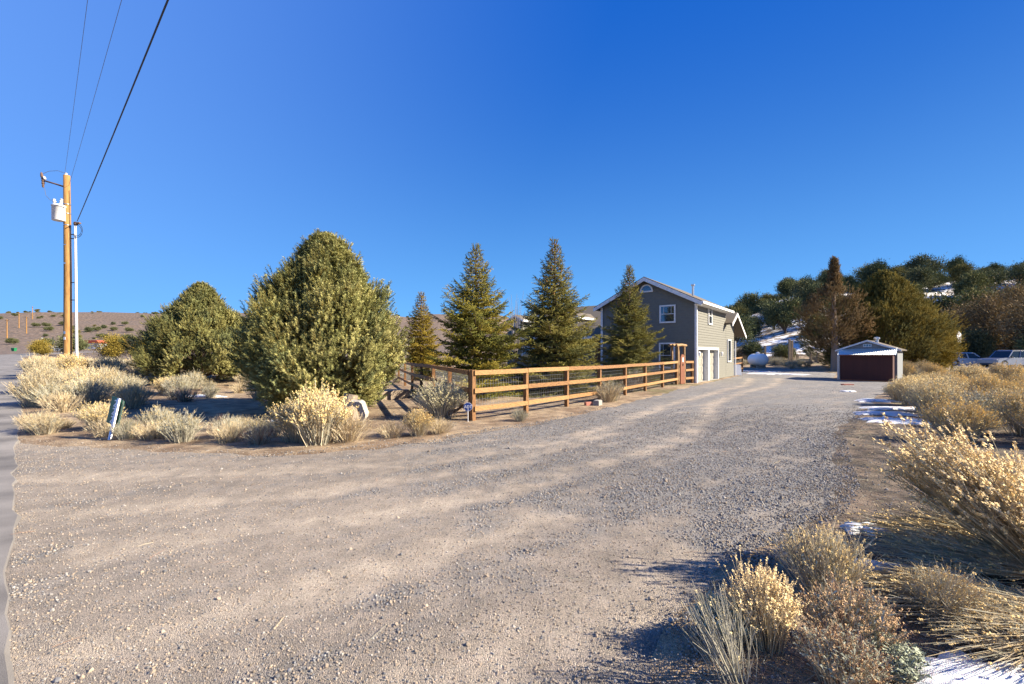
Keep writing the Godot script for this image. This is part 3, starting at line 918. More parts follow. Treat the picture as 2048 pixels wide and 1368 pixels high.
func spruce(at: Vector3, tall: float, wide: float, label: String, sd: int, tones: Array, density := 1.0, lean := 0.0, cones := 0) -> void:
	var twig := shoot(38, 0.2, 0.036, 0.006, 0.9, sd)
	rng.seed = sd + 1
	var o := thing("spruce_tree", at, label, "tree", "spruces inside the fence")
	var trunk := Geo.new()
	trunk.tube([Vector3(0, -0.1, 0), Vector3(0, tall * 0.4, 0), Vector3(0, tall * 0.99, 0)], [0.13, 0.085, 0.012], 8, Color(0.13, 0.095, 0.075))
	put("trunk", trunk.mesh(M.bark), o)
	var limbs := Geo.new()
	var places := []
	var tints := []
	var tips := []
	var y := 0.16
	while y < tall * 0.985:
		var t := y / tall
		var count := 8 if t < 0.7 else 6
		var turn := rng.randf() * TAU
		for k in count:
			var a := turn + TAU * k / count + rng.randf_range(-0.3, 0.3)
			var reach := wide * 0.5 * pow(1.0 - t, 1.16) * rng.randf_range(0.6, 1.2) * (1.0 + 0.5 * fine_noise.get_noise_2d(cos(a) * 18.0 + sd, y * 14.0)) + 0.07
			if t < 0.06: reach *= 0.85
			var out := Vector3(cos(a), 0, sin(a))
			var rise := lerpf(-0.10, 0.85, pow(t, 1.6)) + rng.randf_range(-0.1, 0.1)
			var p0 := Vector3(0, y + rng.randf_range(-0.05, 0.05), 0)
			var p1 := p0 + out * reach * 0.55 + Vector3(0, reach * (rise * 0.5 - 0.10), 0)
			var p2 := p0 + out * reach + Vector3(0, reach * rise + 0.05, 0)
			limbs.tube([p0, p1, p2], [0.016 + 0.012 * reach, 0.012, 0.004], 4, Color(0.14, 0.10, 0.075))
			tips.append(p2)
			var tone: Color = tones[rng.randi() % tones.size()] * rng.randf_range(0.82, 1.2)
			var side := out.cross(Vector3.UP)
			var len := 0.12
			while len < reach:
				var f := len / reach
				var c := p0.lerp(p1, f / 0.55) if f < 0.55 else p1.lerp(p2, (f - 0.55) / 0.45)
				var fan := reach * 0.42 * (1.0 - f) * rng.randf_range(0.7, 1.2) + 0.05
				for s in [-1.0, 1.0]:
					var go: Vector3 = (out * 0.75 + side * s + Vector3(0, rng.randf_range(-0.25, 0.3), 0)).normalized()
					var along_it := 0.0
					while along_it < fan:
						var dir := (go + Vector3(rng.randf_range(-0.35, 0.35), rng.randf_range(-0.3, 0.35), rng.randf_range(-0.35, 0.35))).normalized()
						var z := rng.randf_range(0.85, 1.35)
						places.append(Transform3D(along(dir, rng.randf() * TAU, Vector3(z, z, z)), c + go * along_it))
						var col := tone * rng.randf_range(0.85, 1.15)
						col.a = 1.0
						tints.append(col)
						along_it += 0.115 / density
				len += 0.082 / density
			for k2 in 3:
				places.append(Transform3D(along(p2 - p1 + Vector3(rng.randf_range(-0.1, 0.1), 0.05, rng.randf_range(-0.1, 0.1)), rng.randf() * TAU, Vector3.ONE), p1.lerp(p2, 0.7 + 0.12 * k2)))
				var c2 := tone
				c2.a = 1.0
				tints.append(c2)
		y += lerpf(0.28, 0.15, t)
	for k in 8:
		places.append(Transform3D(along(Vector3(rng.randf_range(-0.2, 0.2), 1, rng.randf_range(-0.2, 0.2)), k, Vector3(1, 1.2, 1)), Vector3(0, tall * 0.985 - 0.05 * k, 0)))
		tints.append(tones[0])
	put("limbs", limbs.mesh(M.bark), o)
	scatter("crown", twig, places, tints, o)
	if cones:
		var g := Geo.new()
		for k in cones:
			var p: Vector3 = tips[tips.size() - 1 - rng.randi() % int(tips.size() * 0.4)]
			var q: Vector3 = p * Vector3(rng.randf_range(0.4, 1.0), 1, rng.randf_range(0.4, 1.0)) - Vector3(0, 0.04, 0)
			g.lathe(q, [Vector2(0, 0.03), Vector2(0.018, 0.0), Vector2(0.016, -0.06), Vector2(0, -0.09)], 6, Basis.IDENTITY, Color(0.30, 0.13, 0.05))
		put("cones", g.mesh(M.bark), o).set_meta("kind", "stuff")
	o.rotation.z = lean

func blob_tree(sd: int, clumps: int, each: int, leaf: float, tone: Color, dark: Color, shape: Vector3, upright: float, trunk_tall: float) -> Array:
	# crown of leaf-sized faces gathered in clumps round several limbs; one metre wide and about one tall
	rng.seed = sd
	var g := Geo.new()
	var w := Geo.new()
	w.tube([Vector3(0, -0.05, 0), Vector3(0.01, trunk_tall * 0.6, 0.01), Vector3(0, trunk_tall + 0.35, 0)], [0.045, 0.035, 0.012], 6, dark)
	var lobes := []
	for n in 9:
		lobes.append(Vector3(rng.randfn(0, 1), rng.randfn(0.1, 0.9), rng.randfn(0, 1)).normalized() * rng.randf_range(0.45, 0.85))
	for n in clumps:
		var v: Vector3 = lobes[n % 9] + Vector3(rng.randfn(0, 1), rng.randfn(0, 1), rng.randfn(0, 1)).normalized() * 0.42 * pow(rng.randf(), 0.4)
		if n % 5 == 0: v = Vector3(rng.randfn(0, 1), rng.randfn(0, 1), rng.randfn(0, 1)).normalized() * pow(rng.randf(), 0.4) * 0.8
		var narrow := 1.0 - upright * clampf(v.y * 0.5 + 0.5, 0.0, 1.0)
		var c := Vector3(v.x * shape.x * narrow, trunk_tall + shape.y * (1.0 + v.y), v.z * shape.z * narrow)
		var r := rng.randf_range(0.09, 0.17)
		var col := tone * rng.randf_range(0.65, 1.35)
		if n % 3 == 0:
			w.tube([Vector3(0, trunk_tall * 0.8, 0), c * Vector3(0.5, 0.8, 0.5), c], [0.02, 0.012, 0.004], 3, dark)
		for k in each:
			var q := Vector3(rng.randfn(0, 0.5), rng.randfn(0, 0.42), rng.randfn(0, 0.5))
			var p := c + q * r * 1.25
			var out := (q.normalized() + Vector3(0, 0.5, 0) + Vector3(rng.randf_range(-0.6, 0.6), rng.randf_range(-0.6, 0.6), rng.randf_range(-0.6, 0.6))).normalized()
			var s := leaf * rng.randf_range(0.6, 1.3)
			var a := out.cross(Vector3(rng.randf_range(-1, 1), 0.3, rng.randf_range(-1, 1))).normalized() * s * 0.32
			g.tri(p - a, p + a, p + out * s * 1.5, col * rng.randf_range(0.85, 1.15))
	return [w.mesh(M.bark), g.mesh(M.needles)]

func plant_tree(called: String, kind: Array, at: Vector3, size: Vector3, label: String, group: String) -> Node3D:
	var o := thing(called, at, label, "tree", group, rng.randf() * TAU)
	o.scale = size
	put("trunk", kind[0], o)
	put("crown", kind[1], o)
	return o

func make_trees() -> void:
	var olive := [Color(0.34, 0.32, 0.115), Color(0.27, 0.27, 0.10), Color(0.40, 0.37, 0.145), Color(0.22, 0.235, 0.10)]
	pinyon(onto(-5.75, 14.3), 5.15, 4.0, [[0.0, 0.55], [0.07, 0.82], [0.2, 0.98], [0.33, 1.0], [0.5, 0.9], [0.62, 0.76], [0.74, 0.52], [0.84, 0.32], [0.94, 0.2], [1.0, 0.02]], 640, "largest round pine with dense olive needles in front of the fence", 701, olive)
	pinyon(onto(-15.1, 22.6), 4.5, 4.75, [[0.0, 0.7], [0.1, 0.95], [0.28, 1.0], [0.45, 0.85], [0.6, 0.6], [0.75, 0.34], [0.9, 0.16], [1.0, 0.03]], 540, "smaller bushy olive pine standing alone nearer the road", 702, olive)
	var green := [Color(0.29, 0.265, 0.055), Color(0.37, 0.315, 0.065), Color(0.20, 0.205, 0.055)]
	var gold := [Color(0.34, 0.26, 0.04), Color(0.27, 0.215, 0.04), Color(0.38, 0.29, 0.05)]
	var bluish := [Color(0.22, 0.22, 0.08), Color(0.32, 0.285, 0.085), Color(0.26, 0.24, 0.065)]
	spruce(onto(-1.5, 19.4), 6.2, 5.6, "broad dark spruce right behind the fence corner", 711, green, 1.0)
	spruce(onto(1.95, 21.2), 6.9, 5.4, "tallest spruce with brown cones in front of the dormers", 712, bluish, 1.0, 0.0, 110)
	spruce(onto(6.6, 26.2), 6.65, 4.7, "spruce standing against the grey garage gable", 713, bluish, 1.0, 0.0, 60)
	spruce(onto(-5.95, 30.5), 5.7, 3.7, "small golden-green spruce seen past the round pine", 714, gold, 1.0, 0.0, 15)
	# kinds of juniper and pine for the hill
	rng.seed = 41
	var kinds := []
	for k in 5:
		kinds.append(blob_tree(800 + k, 95, 90, 0.036, [Color(0.115, 0.125, 0.06), Color(0.15, 0.15, 0.065), Color(0.09, 0.105, 0.055), Color(0.17, 0.155, 0.06), Color(0.125, 0.13, 0.07)][k], Color(0.10, 0.075, 0.06), Vector3(0.48, 0.40, 0.48), 0.25, 0.12))
	var rust := []
	for k in 3:
		rust.append(blob_tree(820 + k, 110, 130, 0.018, Color(0.21, 0.15, 0.08), Color(0.11, 0.08, 0.065), Vector3(0.46, 0.46, 0.46), 0.55, 0.06))
	var gold_kind := []
	for k in 3:
		gold_kind.append(blob_tree(830 + k, 110, 110, 0.024, Color(0.27, 0.205, 0.045), Color(0.11, 0.08, 0.06), Vector3(0.47, 0.46, 0.47), 0.6, 0.04))
	var n := 0
	var tries := 0
	var taken := []
	while n < 160 and tries < 9000:
		tries += 1
		var a := rng.randf_range(0.36, 0.93)
		var far := rng.randf_range(78.0, 190.0)
		var p := Vector2(sin(a), cos(a)) * far
		var ok := true
		for q in taken:
			if p.distance_to(q) < 3.5 + 0.016 * far: ok = false
		if a < 0.64 and far < 126.0 and rng.randf() < 0.93: ok = false     # open snowy slope
		if not ok: continue
		taken.append(p)
		n += 1
		var s := rng.randf_range(3.8, 6.4)
		plant_tree("juniper_tree", kinds[n % 5], onto(p.x, p.y, -0.2), Vector3(s, s * rng.randf_range(0.85, 1.15), s), sized(s, 4.6, 5.5) + " " + ["dark", "olive", "deep green", "yellowish", "grey-green"][n % 5] + " juniper " + ("on the skyline" if far > 150.0 else ("midway up" if far > 112.0 else "low on the slope")) + (" over the house end" if a < 0.5 else (" between house and brown conifer" if a < 0.61 else (" above the shed" if a < 0.72 else (" above the hoop" if a < 0.8 else " above the parked vehicles")))), "junipers on the snowy hill")
	for s in [[0.725, 82.0, 6.0], [0.79, 86.0, 8.6], [0.765, 92.0, 7.0], [0.845, 82.0, 9.2], [0.70, 88.0, 5.0], [0.82, 95.0, 9.0]]:
		var p: Vector2 = Vector2(sin(s[0]), cos(s[0])) * s[1]
		plant_tree("juniper_tree", rust[int(s[1]) % 3], onto(p.x, p.y, -0.1), Vector3(s[2] * 1.2, s[2], s[2] * 1.2), "rusty brown juniper behind the parked vehicles", "rusty junipers behind the vehicles")
	for s in [[0.755, 97.0, 8.6], [0.735, 84.0, 5.0], [0.70, 96.0, 7.2], [0.795, 101.0, 9.0], [0.84, 104.0, 9.5]]:
		var p: Vector2 = Vector2(sin(s[0]), cos(s[0])) * s[1]
		plant_tree("juniper_tree", kinds[int(s[1]) % 5], onto(p.x, p.y, -0.1), Vector3(s[2], s[2] * 0.95, s[2]), "dark green juniper crowding the rusty ones behind the vehicles", "dark junipers behind the vehicles")
	for s in [[0.425, 68.0, 2.8], [0.452, 64.0, 2.5], [0.475, 65.0, 3.2], [0.525, 66.0, 2.9], [0.60, 84.0, 4.6]]:
		var p: Vector2 = Vector2(sin(s[0]), cos(s[0])) * s[1]
		plant_tree("juniper_tree", (rust if int(s[1]) % 4 == 0 else kinds)[int(s[1]) % 3], onto(p.x, p.y, -0.1), Vector3(s[2], s[2] * 0.9, s[2]), {68: "low juniper right at the house edge below the snowy hill", 64: "squat juniper between house and propane tank", 65: "rounded juniper above the propane tank", 66: "low juniper above the pair of weathered posts", 84: "lone juniper higher on the open snow slope"}[int(s[1])], "junipers at the foot of the hill")
	# the trees by the shed
	var rusty := [Color(0.24, 0.16, 0.075), Color(0.20, 0.14, 0.07), Color(0.27, 0.19, 0.095)]
	pinyon(onto(29.3, 42.3), 10.0, 5.0, [[0.0, 0.55], [0.15, 0.85], [0.35, 1.0], [0.5, 0.8], [0.62, 0.5], [0.7, 0.12], [0.88, 0.05], [1.0, 0.015]], 210, "tall thinning brown conifer with bare grey trunk behind the shed", 721, rusty, 26, 0.42, "conifer_tree", "", 1.7, 2.3, Color(0.24, 0.19, 0.155))
	var mustard := [Color(0.26, 0.205, 0.05), Color(0.21, 0.175, 0.045), Color(0.30, 0.24, 0.06), Color(0.16, 0.15, 0.05)]
	pinyon(onto(36.0, 45.0), 8.9, 9.6, [[0.0, 0.85], [0.15, 1.0], [0.3, 0.98], [0.5, 0.78], [0.7, 0.5], [0.85, 0.3], [1.0, 0.06]], 620, "huge olive-gold juniper towering behind the shed", 722, mustard, 46, 0.55, "juniper_tree", "", 2.0, 0.4)
	plant_tree("juniper_tree", gold_kind[0], onto(39.4, 43.0), Vector3(4.6, 4.6, 4.6), "golden juniper bush against the flank of the huge one", "")
	# across the road and on the far range
	plant_tree("juniper_tree", gold_kind[1], onto(-56.5, 66.0, -0.2), Vector3(5.6, 3.9, 5.0), "golden-green juniper bush on the plain behind the lone pine", "junipers on the plain")
	plant_tree("juniper_tree", gold_kind[2], onto(-53.0, 66.5, -0.2), Vector3(3.4, 2.9, 3.2), "lesser golden bush touching the one behind the lone pine", "junipers on the plain")
	plant_tree("juniper_tree", kinds[0], onto(-84.0, 88.0, -0.2), Vector3(5.4, 4.6, 5.4), "dark juniper directly behind the utility pole", "junipers on the plain")
	plant_tree("juniper_tree", gold_kind[0], onto(-95.0, 94.0, -0.2), Vector3(5.4, 3.6, 5.4), "rounded juniper just beside the utility pole foot", "junipers on the plain")
	plant_tree("juniper_tree", gold_kind[1], onto(-6.6, 33.5, -0.1), Vector3(3.6, 2.5, 3.6), "orange-tinged low juniper under the small golden spruce", "")
	rng.seed = 43
	var rest := []
	var rest_tints := []
	for k in 520:
		var px := rng.randf_range(-1.14, 0.18) if k % 4 else rng.randf_range(-1.14, -0.75)
		var d := rng.randf_range(230.0, 760.0)
		var s := rng.randf_range(2.0, 6.0)
		if hills_noise.get_noise_2d(px * d * 0.25, d * 0.25) < -0.02: continue
		if k > 170:
			rest.append(Transform3D(Basis(Vector3.UP, k).scaled(Vector3(s, s * 0.7, s)), onto(px * d, d, -0.3)))
			rest_tints.append(Color(1, 1, 1))
			continue
		plant_tree("juniper_tree", kinds[k % 5], onto(px * d, d, -0.4), Vector3(s, s * 0.75, s), sized(s, 3.3, 4.7) + " dark juniper " + ("high on" if d > 580.0 else ("halfway up" if d > 400.0 else "at the foot of")) + " the brown range" + (" past the road bend" if px < -1.02 else (" behind the utility pole" if px < -0.9 else (" over the golden bush" if px < -0.78 else (" beside the lone pine" if px < -0.55 else (" behind the big pine" if px < -0.23 else " behind the spruces"))))), "junipers on the brown range")
	scatter("far_scrub", kinds[0][1], rest, rest_tints, null, "many tiny dark bushes peppering the far brown range", "scrub")
	# bare young tree behind the spruces
	var g := Geo.new()
	rng.seed = 44
	for k in 22:
		var a := rng.randf() * TAU
		var top := Vector3(cos(a) * rng.randf_range(0.2, 0.9), rng.randf_range(4.0, 6.2), sin(a) * rng.randf_range(0.2, 0.9))
		g.tube([Vector3(0, 0.2, 0), Vector3(top.x * 0.3, top.y * 0.5, top.z * 0.3), top], [0.03, 0.018, 0.006], 4, Color(0.22, 0.19, 0.17))
	var o := put("bare_tree", g.mesh(M.bark))
	o.position = onto(0.2, 33.0)
	tag(o, "leafless thin-branched young tree behind the spruces", "tree")

# ------------------------------------------------------------------ fence and gate
func fence(posts: Array, label: String, skip := -1) -> void:
	var at: Vector2 = posts[0]
	var o := thing("rail_fence", onto(at.x, at.y), label, "fence", "wooden rail fences with wire")
	var base := o.position
	for i in posts.size():
		var p: Vector2 = posts[i]
		var g := Geo.new()
		g.box(Vector3(0, 0.62, 0), Vector3(0.115, 1.44, 0.115))
		var m := put("post", g.mesh(M.post_wood), o)
		m.position = onto(p.x, p.y) - base
		var nextp: Vector2 = posts[mini(i + 1, posts.size() - 1)]
		var run: Vector2 = (nextp - p) if i < posts.size() - 1 else p - posts[i - 1]
		m.rotation.y = atan2(run.y, run.x)
	for i in posts.size() - 1:
		if i == skip: continue
		var a: Vector2 = posts[i]
		var b: Vector2 = posts[i + 1]
		var run := b - a
		var n := Vector2(run.y, -run.x).normalized() * 0.078      # rails on the drive side
		var mid := (a + b) / 2 + n
		for h in [1.27, 0.80, 0.32]:
			var g := Geo.new()
			g.box(Vector3.ZERO, Vector3(run.length() - 0.004, 0.125, 0.04))
			var m := put("rail", g.mesh([M.rail_wood, M.rail_wood_pale, M.rail_wood_brown, M.rail_wood][rng.randi() % 4]), o)
			m.position = onto(mid.x, mid.y, h) - base
			m.rotation.y = atan2(run.y, run.x)
			m.rotation.z = atan2(ground(b.x, b.y) - ground(a.x, a.y), run.length()) + rng.randf_range(-0.006, 0.006)
		var w := Geo.new()
		var len := run.length()
		for k in 9:
			w.tube([Vector3(0, 0.14 + 0.135 * k, 0), Vector3(len, 0.14 + 0.135 * k, 0)], [0.004, 0.004], 3)
		for k in int(len / 0.1):
			w.tube([Vector3(k * 0.1, 0.1, 0), Vector3(k * 0.1, 1.22, 0)], [0.0026, 0.0026], 3)
		var wm := put("wire_panel", w.mesh(M.wire), o)
		wm.position = onto(a.x, a.y) - base + Vector3(n.x, 0, -n.y) * -0.85
		wm.rotation.y = atan2(run.y, run.x)

func make_fences() -> void:
	fence([Vector2(-1.04, 12.3), Vector2(0.41, 13.75), Vector2(1.82, 15.5), Vector2(3.33, 17.7), Vector2(4.86, 20.0), Vector2(6.35, 22.2), Vector2(7.93, 24.5), Vector2(9.3, 26.3)], "long honey-coloured rail fence beside the gravel drive")
	fence([Vector2(10.02, 27.05), Vector2(10.85, 28.0)], "short honey-coloured rail fence between gate and house corner")
	fence([Vector2(-7.8, 30.4), Vector2(-6.75, 27.7), Vector2(-5.75, 25.0), Vector2(-4.85, 22.6), Vector2(-3.9, 20.0), Vector2(-2.95, 17.45), Vector2(-2.0, 14.9), Vector2(-1.1, 12.45)], "shaded brown rail fence running back from the corner post")
	# gate with arched board and log lintel
	var o := thing("garden_gate", onto(9.5, 26.5), "red-brown arched gate between log posts under a log lintel", "gate")
	o.rotation.y = atan2(0.75, 0.72)
	for x in [-0.12, 0.72]:
		for z in [0.0, -0.35]:
			var g := Geo.new()
			g.tube([Vector3(x, -0.05, z), Vector3(x + 0.01, 1.0, z), Vector3(x, 2.18, z)], [0.075, 0.07, 0.065], 9)
			put("log_post", g.mesh(M.log_wood, true), o)
	for z in [0.02, -0.2, -0.38]:
		var g := Geo.new()
		g.tube([Vector3(-0.35, 2.22, z), Vector3(0.3, 2.25, z), Vector3(0.95, 2.22, z)], [0.075, 0.08, 0.07], 9, Color.WHITE, true)
		put("lintel_log", g.mesh(M.log_wood, true), o)
	var prof := PackedVector2Array([Vector2(0.02, 0.02), Vector2(0.58, 0.02), Vector2(0.58, 1.45)])
	for k in 11:
		var a := PI * k / 10.0
		prof.append(Vector2(0.30 + 0.28 * cos(a), 1.45 + 0.26 * sin(a)))
	prof.append(Vector2(0.02, 1.45))
	var g := Geo.new()
	g.prism(prof, 0.06, 0.11)
	var leaf := put("gate_leaf", g.mesh(M.gate_wood), o)
	var pl := Geo.new()
	pl.box(Vector3(0.30, 1.40, 0.118), Vector3(0.11, 0.26, 0.012))
	put("plaque", pl.mesh(M.sign_white), leaf)
	var la := Geo.new()
	la.box(Vector3(0.30, 1.12, 0.125), Vector3(0.05, 0.12, 0.03))
	put("latch", la.mesh(M.black_steel), leaf)

# ------------------------------------------------------------------ house
func window(parent: Node, at: Vector3, wide: float, tall: float, turn: float, arched := false, bars := true) -> void:   # centred, facing local +z
	var o := Node3D.new()
	o.name = "window"
	parent.add_child(o, true)
	o.position = at
	o.rotation.y = turn
	var f := Geo.new()
	var t := 0.09
	if arched:
		var n := 12
		for k in n:
			var a := PI * k / n
			var b := PI * (k + 1) / n
			var r0 := wide / 2
			var r1 := wide / 2 + t
			var c := [Vector3(r0 * cos(a), r0 * sin(a), 0.0), Vector3(r1 * cos(a), r1 * sin(a), 0.0), Vector3(r1 * cos(b), r1 * sin(b), 0.0), Vector3(r0 * cos(b), r0 * sin(b), 0.0)]
			f.hexa([c[0], c[1], c[2], c[3], c[0] + Vector3(0, 0, 0.06), c[1] + Vector3(0, 0, 0.06), c[2] + Vector3(0, 0, 0.06), c[3] + Vector3(0, 0, 0.06)])
		f.box(Vector3(0, -t / 2, 0.03), Vector3(wide + 2 * t, t, 0.06))
		put("frame", f.mesh(M.trim_white), o)
		var p := Geo.new()
		for k in n:
			var a := PI * k / n
			var b := PI * (k + 1) / n
			p.tri(Vector3(0, 0, 0.035), Vector3(wide / 2 * cos(a), wide / 2 * sin(a), 0.035), Vector3(wide / 2 * cos(b), wide / 2 * sin(b), 0.035))
		put("pane", p.mesh(M.glass), o)
		return
	f.box(Vector3(0, tall / 2 - t / 2, 0.03), Vector3(wide, t, 0.06))
	f.box(Vector3(0, -tall / 2 + t / 2, 0.03), Vector3(wide, t, 0.07))
	for s in [-1, 1]:
		f.box(Vector3(s * (wide / 2 - t / 2), 0, 0.03), Vector3(t, tall - 2 * t, 0.06))
	put("frame", f.mesh(M.trim_white), o)
	var half := (tall - 2 * t) / 2
	for s in [-1, 1]:
		var p := Geo.new()
		p.box(Vector3(0, s * half / 2, 0.032 + 0.004 * s), Vector3(wide - 2 * t, half - 0.02, 0.006))
		put("pane", p.mesh(M.glass), o)
	if bars:
		var m := Geo.new()
		m.box(Vector3(0, 0, 0.042), Vector3(wide - 2 * t, 0.035, 0.03))
		put("meeting_rail", m.mesh(M.trim_white), o)
		for x in [-0.18, 0.18]:
			var q := Geo.new()
			q.box(Vector3(x * wide * 1.3, half / 2, 0.046), Vector3(0.015, half, 0.012))
			put("glazing_bar", q.mesh(M.trim_white), o)

func lap(parent: Node, x0b: float, x1b: float, x0t: float, x1t: float, y: float, tall: float, z: float, turn := 0.0, origin := Vector3.ZERO) -> void:
	# one siding board, thicker at its lower edge, facing local +z
	var g := Geo.new()
	g.hexa([Vector3(x0b, y, z), Vector3(x1b, y, z), Vector3(x1b, y, z + 0.026), Vector3(x0b, y, z + 0.026), Vector3(x0t, y + tall, z), Vector3(x1t, y + tall, z), Vector3(x1t, y + tall, z + 0.006), Vector3(x0t, y + tall, z + 0.006)])
	var m := put("siding_board", g.mesh(M.siding), parent)
	m.position = origin
	m.rotation.y = turn

func roof_slab(parent: Node, a: Vector3, b: Vector3, c: Vector3, d: Vector3, thick := 0.14, called := "roof_slope") -> MeshInstance3D:   # a-b ridge, d-c eave
	var g := Geo.new()
	var n := (b - a).cross(d - a).normalized()
	if n.y < 0: n = -n
	n *= thick
	g.hexa([a - n, b - n, c - n, d - n, a, b, c, d])
	return put(called, g.mesh(M.shingle), parent)

func bar(parent: Node, called: String, a: Vector3, b: Vector3, tall: float, deep: float, m: Material, side: Vector3) -> void:   # board between two points, tall along y, deep along side
	var g := Geo.new()
	var s := side.normalized() * deep / 2
	var y := Vector3(0, tall / 2, 0)
	g.hexa([a - y - s, b - y - s, b - y + s, a - y + s, a + y - s, b + y - s, b + y + s, a + y + s])
	put(called, g.mesh(m), parent)

func make_house() -> void:
	var o := thing("house", P(HOUSE.x, HOUSE.y, 0.0), "grey two-storey house with white trim and twin garage doors", "house")
	o.basis = Basis(Vector3(GABLE.x, 0, -GABLE.y), Vector3.UP, Vector3(-SIDE.x, 0, SIDE.y))
	# local axes: x along the gable wall, z out of it (towards the camera), so -z runs along the garage side wall
	var W := 6.15
	var L := 7.7
	var eave := 4.98
	var slope := 0.5
	var peak := eave + slope * W / 2
	# body of the garage block, set back behind its doors
	var g := Geo.new()
	g.prism(PackedVector2Array([Vector2(0, -0.3), Vector2(W - 0.34, -0.3), Vector2(W - 0.34, eave + 0.16), Vector2(W / 2, peak - 0.02), Vector2(0, eave)]), 0.0, -L)
	put("wall", g.mesh(M.siding), o)
	for s in [[0.0, 0.32, -0.3, 2.02], [2.72, 3.0, -0.3, 2.02], [5.4, L, -0.3, 2.02], [0.0, L, 2.02, eave - 0.02]]:
		var q := Geo.new()
		q.box(Vector3(W - 0.171, (s[2] + s[3]) / 2, -(s[0] + s[1]) / 2), Vector3(0.338, s[3] - s[2], s[1] - s[0] - 0.001))
		put("wall", q.mesh(M.siding), o)
	# gable siding
	var y := 0.05
	while y < peak - 0.2:
		var hb := minf(W / 2, (peak - y) / slope)
		var ht := minf(W / 2, (peak - y - 0.165) / slope)
		lap(o, W / 2 - hb, W / 2 + hb, W / 2 - maxf(ht, 0.05), W / 2 + maxf(ht, 0.05), y, 0.165, 0.0)
		y += 0.162
	# side siding (facing local +x): board local x runs along -z
	y = 0.05
	while y < eave - 0.1:
		if y > 2.0:
			lap(o, 0.0, L, 0.0, L, y, 0.165, 0.0, PI / 2, Vector3(W, 0, 0))
		else:
			lap(o, 5.56, L, 5.56, L, y, 0.165, 0.0, PI / 2, Vector3(W, 0, 0))
		y += 0.162
	# corner boards
	for c in [Vector3(-0.03, 2.4, 0.02), Vector3(W + 0.012, 2.4, 0.02)]:
		var q := Geo.new()
		q.box(c, Vector3(0.14, 5.0, 0.11))
		put("corner_board", q.mesh(M.trim_white), o)
	# roof of the garage block
	var over := 0.45
	var lip := 0.42
	var e := eave - slope * over + 0.16
	var r := peak + 0.16
	roof_slab(o, Vector3(W / 2, r, lip), Vector3(W / 2, r, -L - 0.2), Vector3(W + over, e, -L - 0.2), Vector3(W + over, e, lip))
	roof_slab(o, Vector3(W / 2, r, lip), Vector3(W / 2, r, -L - 0.2), Vector3(-over, e, -L - 0.2), Vector3(-over, e, lip))
	bar(o, "rake_board", Vector3(W / 2, r - 0.17, lip + 0.02), Vector3(W + over, e - 0.17, lip + 0.02), 0.24, 0.04, M.trim_white, Vector3.BACK)
	bar(o, "rake_board", Vector3(W / 2, r - 0.17, lip + 0.02), Vector3(-over, e - 0.17, lip + 0.02), 0.24, 0.04, M.trim_white, Vector3.BACK)
	bar(o, "gutter", Vector3(W + over + 0.05, e - 0.1, lip), Vector3(W + over + 0.05, e - 0.1, -L - 0.2), 0.15, 0.1, M.trim_white, Vector3.RIGHT)
	bar(o, "fascia", Vector3(-over - 0.03, e - 0.1, lip), Vector3(-over - 0.03, e - 0.1, -L - 0.2), 0.18, 0.04, M.trim_white, Vector3.RIGHT)
	bar(o, "soffit", Vector3(W + over / 2, e - 0.2, lip), Vector3(W + over / 2, e - 0.2, -L), 0.02, over, M.trim_white, Vector3.RIGHT)
	var v := Geo.new()
	v.tube([Vector3(W - 0.9, r - 1.1, -2.6), Vector3(W - 0.9, r - 0.45, -2.6)], [0.07, 0.07], 10)
	v.lathe(Vector3(W - 0.9, r - 0.45, -2.6), [Vector2(0.07, 0), Vector2(0.13, 0.04), Vector2(0.13, 0.12), Vector2(0.0, 0.16)], 10)
	put("vent_pipe", v.mesh(M.galvanised), o)
	# windows
	window(o, Vector3(3.10, 5.80, 0.02), 0.66, 0.4, 0, true)
	window(o, Vector3(4.45, 4.25, 0.022), 1.0, 1.12, 0)
	window(o, Vector3(4.42, 1.66, 0.022), 1.0, 1.6, 0)
	window(o, Vector3(W + 0.022, 4.25, -3.1), 0.9, 1.15, PI / 2)
	# garage doors
	for z in [[0.32, 2.72], [3.0, 5.4]]:
		var mid: float = -(z[0] + z[1]) / 2
		var door := Node3D.new()
		door.name = "garage_door"
		o.add_child(door, true)
		door.position = Vector3(W - 0.30, 0, mid)
		var w: float = z[1] - z[0]
		for k in 4:
			for c in 4:
				var q := Geo.new()
				q.box(Vector3(0.0, 0.02 + 0.5 * k + 0.25, (c - 1.5) * w / 4), Vector3(0.05, 0.49, w / 4 - 0.012))
				q.box(Vector3(0.03, 0.02 + 0.5 * k + 0.25, (c - 1.5) * w / 4), Vector3(0.025, 0.34, w / 4 - 0.16))
				put("door_panel", q.mesh(M.door_cream), door)
		for s in [-1, 1]:
			var q := Geo.new()
			q.box(Vector3(0.30 + 0.01, 1.02, s * (w / 2 + 0.055)), Vector3(0.05, 2.04, 0.13))
			put("door_trim", q.mesh(M.trim_white), door)
			var j := Geo.new()
			j.box(Vector3(0.145, 1.01, s * (w / 2 - 0.012)), Vector3(0.28, 2.0, 0.02))
			put("door_jamb", j.mesh(M.trim_white), door)
		var h := Geo.new()
		h.box(Vector3(0.31, 2.1, 0), Vector3(0.055, 0.15, w + 0.24))
		put("door_head", h.mesh(M.trim_white), door)
		var sill := Geo.new()
		sill.box(Vector3(0.12, 0.0, 0), Vector3(0.5, 0.05, w + 0.1))
		put("door_sill", sill.mesh(M.concrete), door)
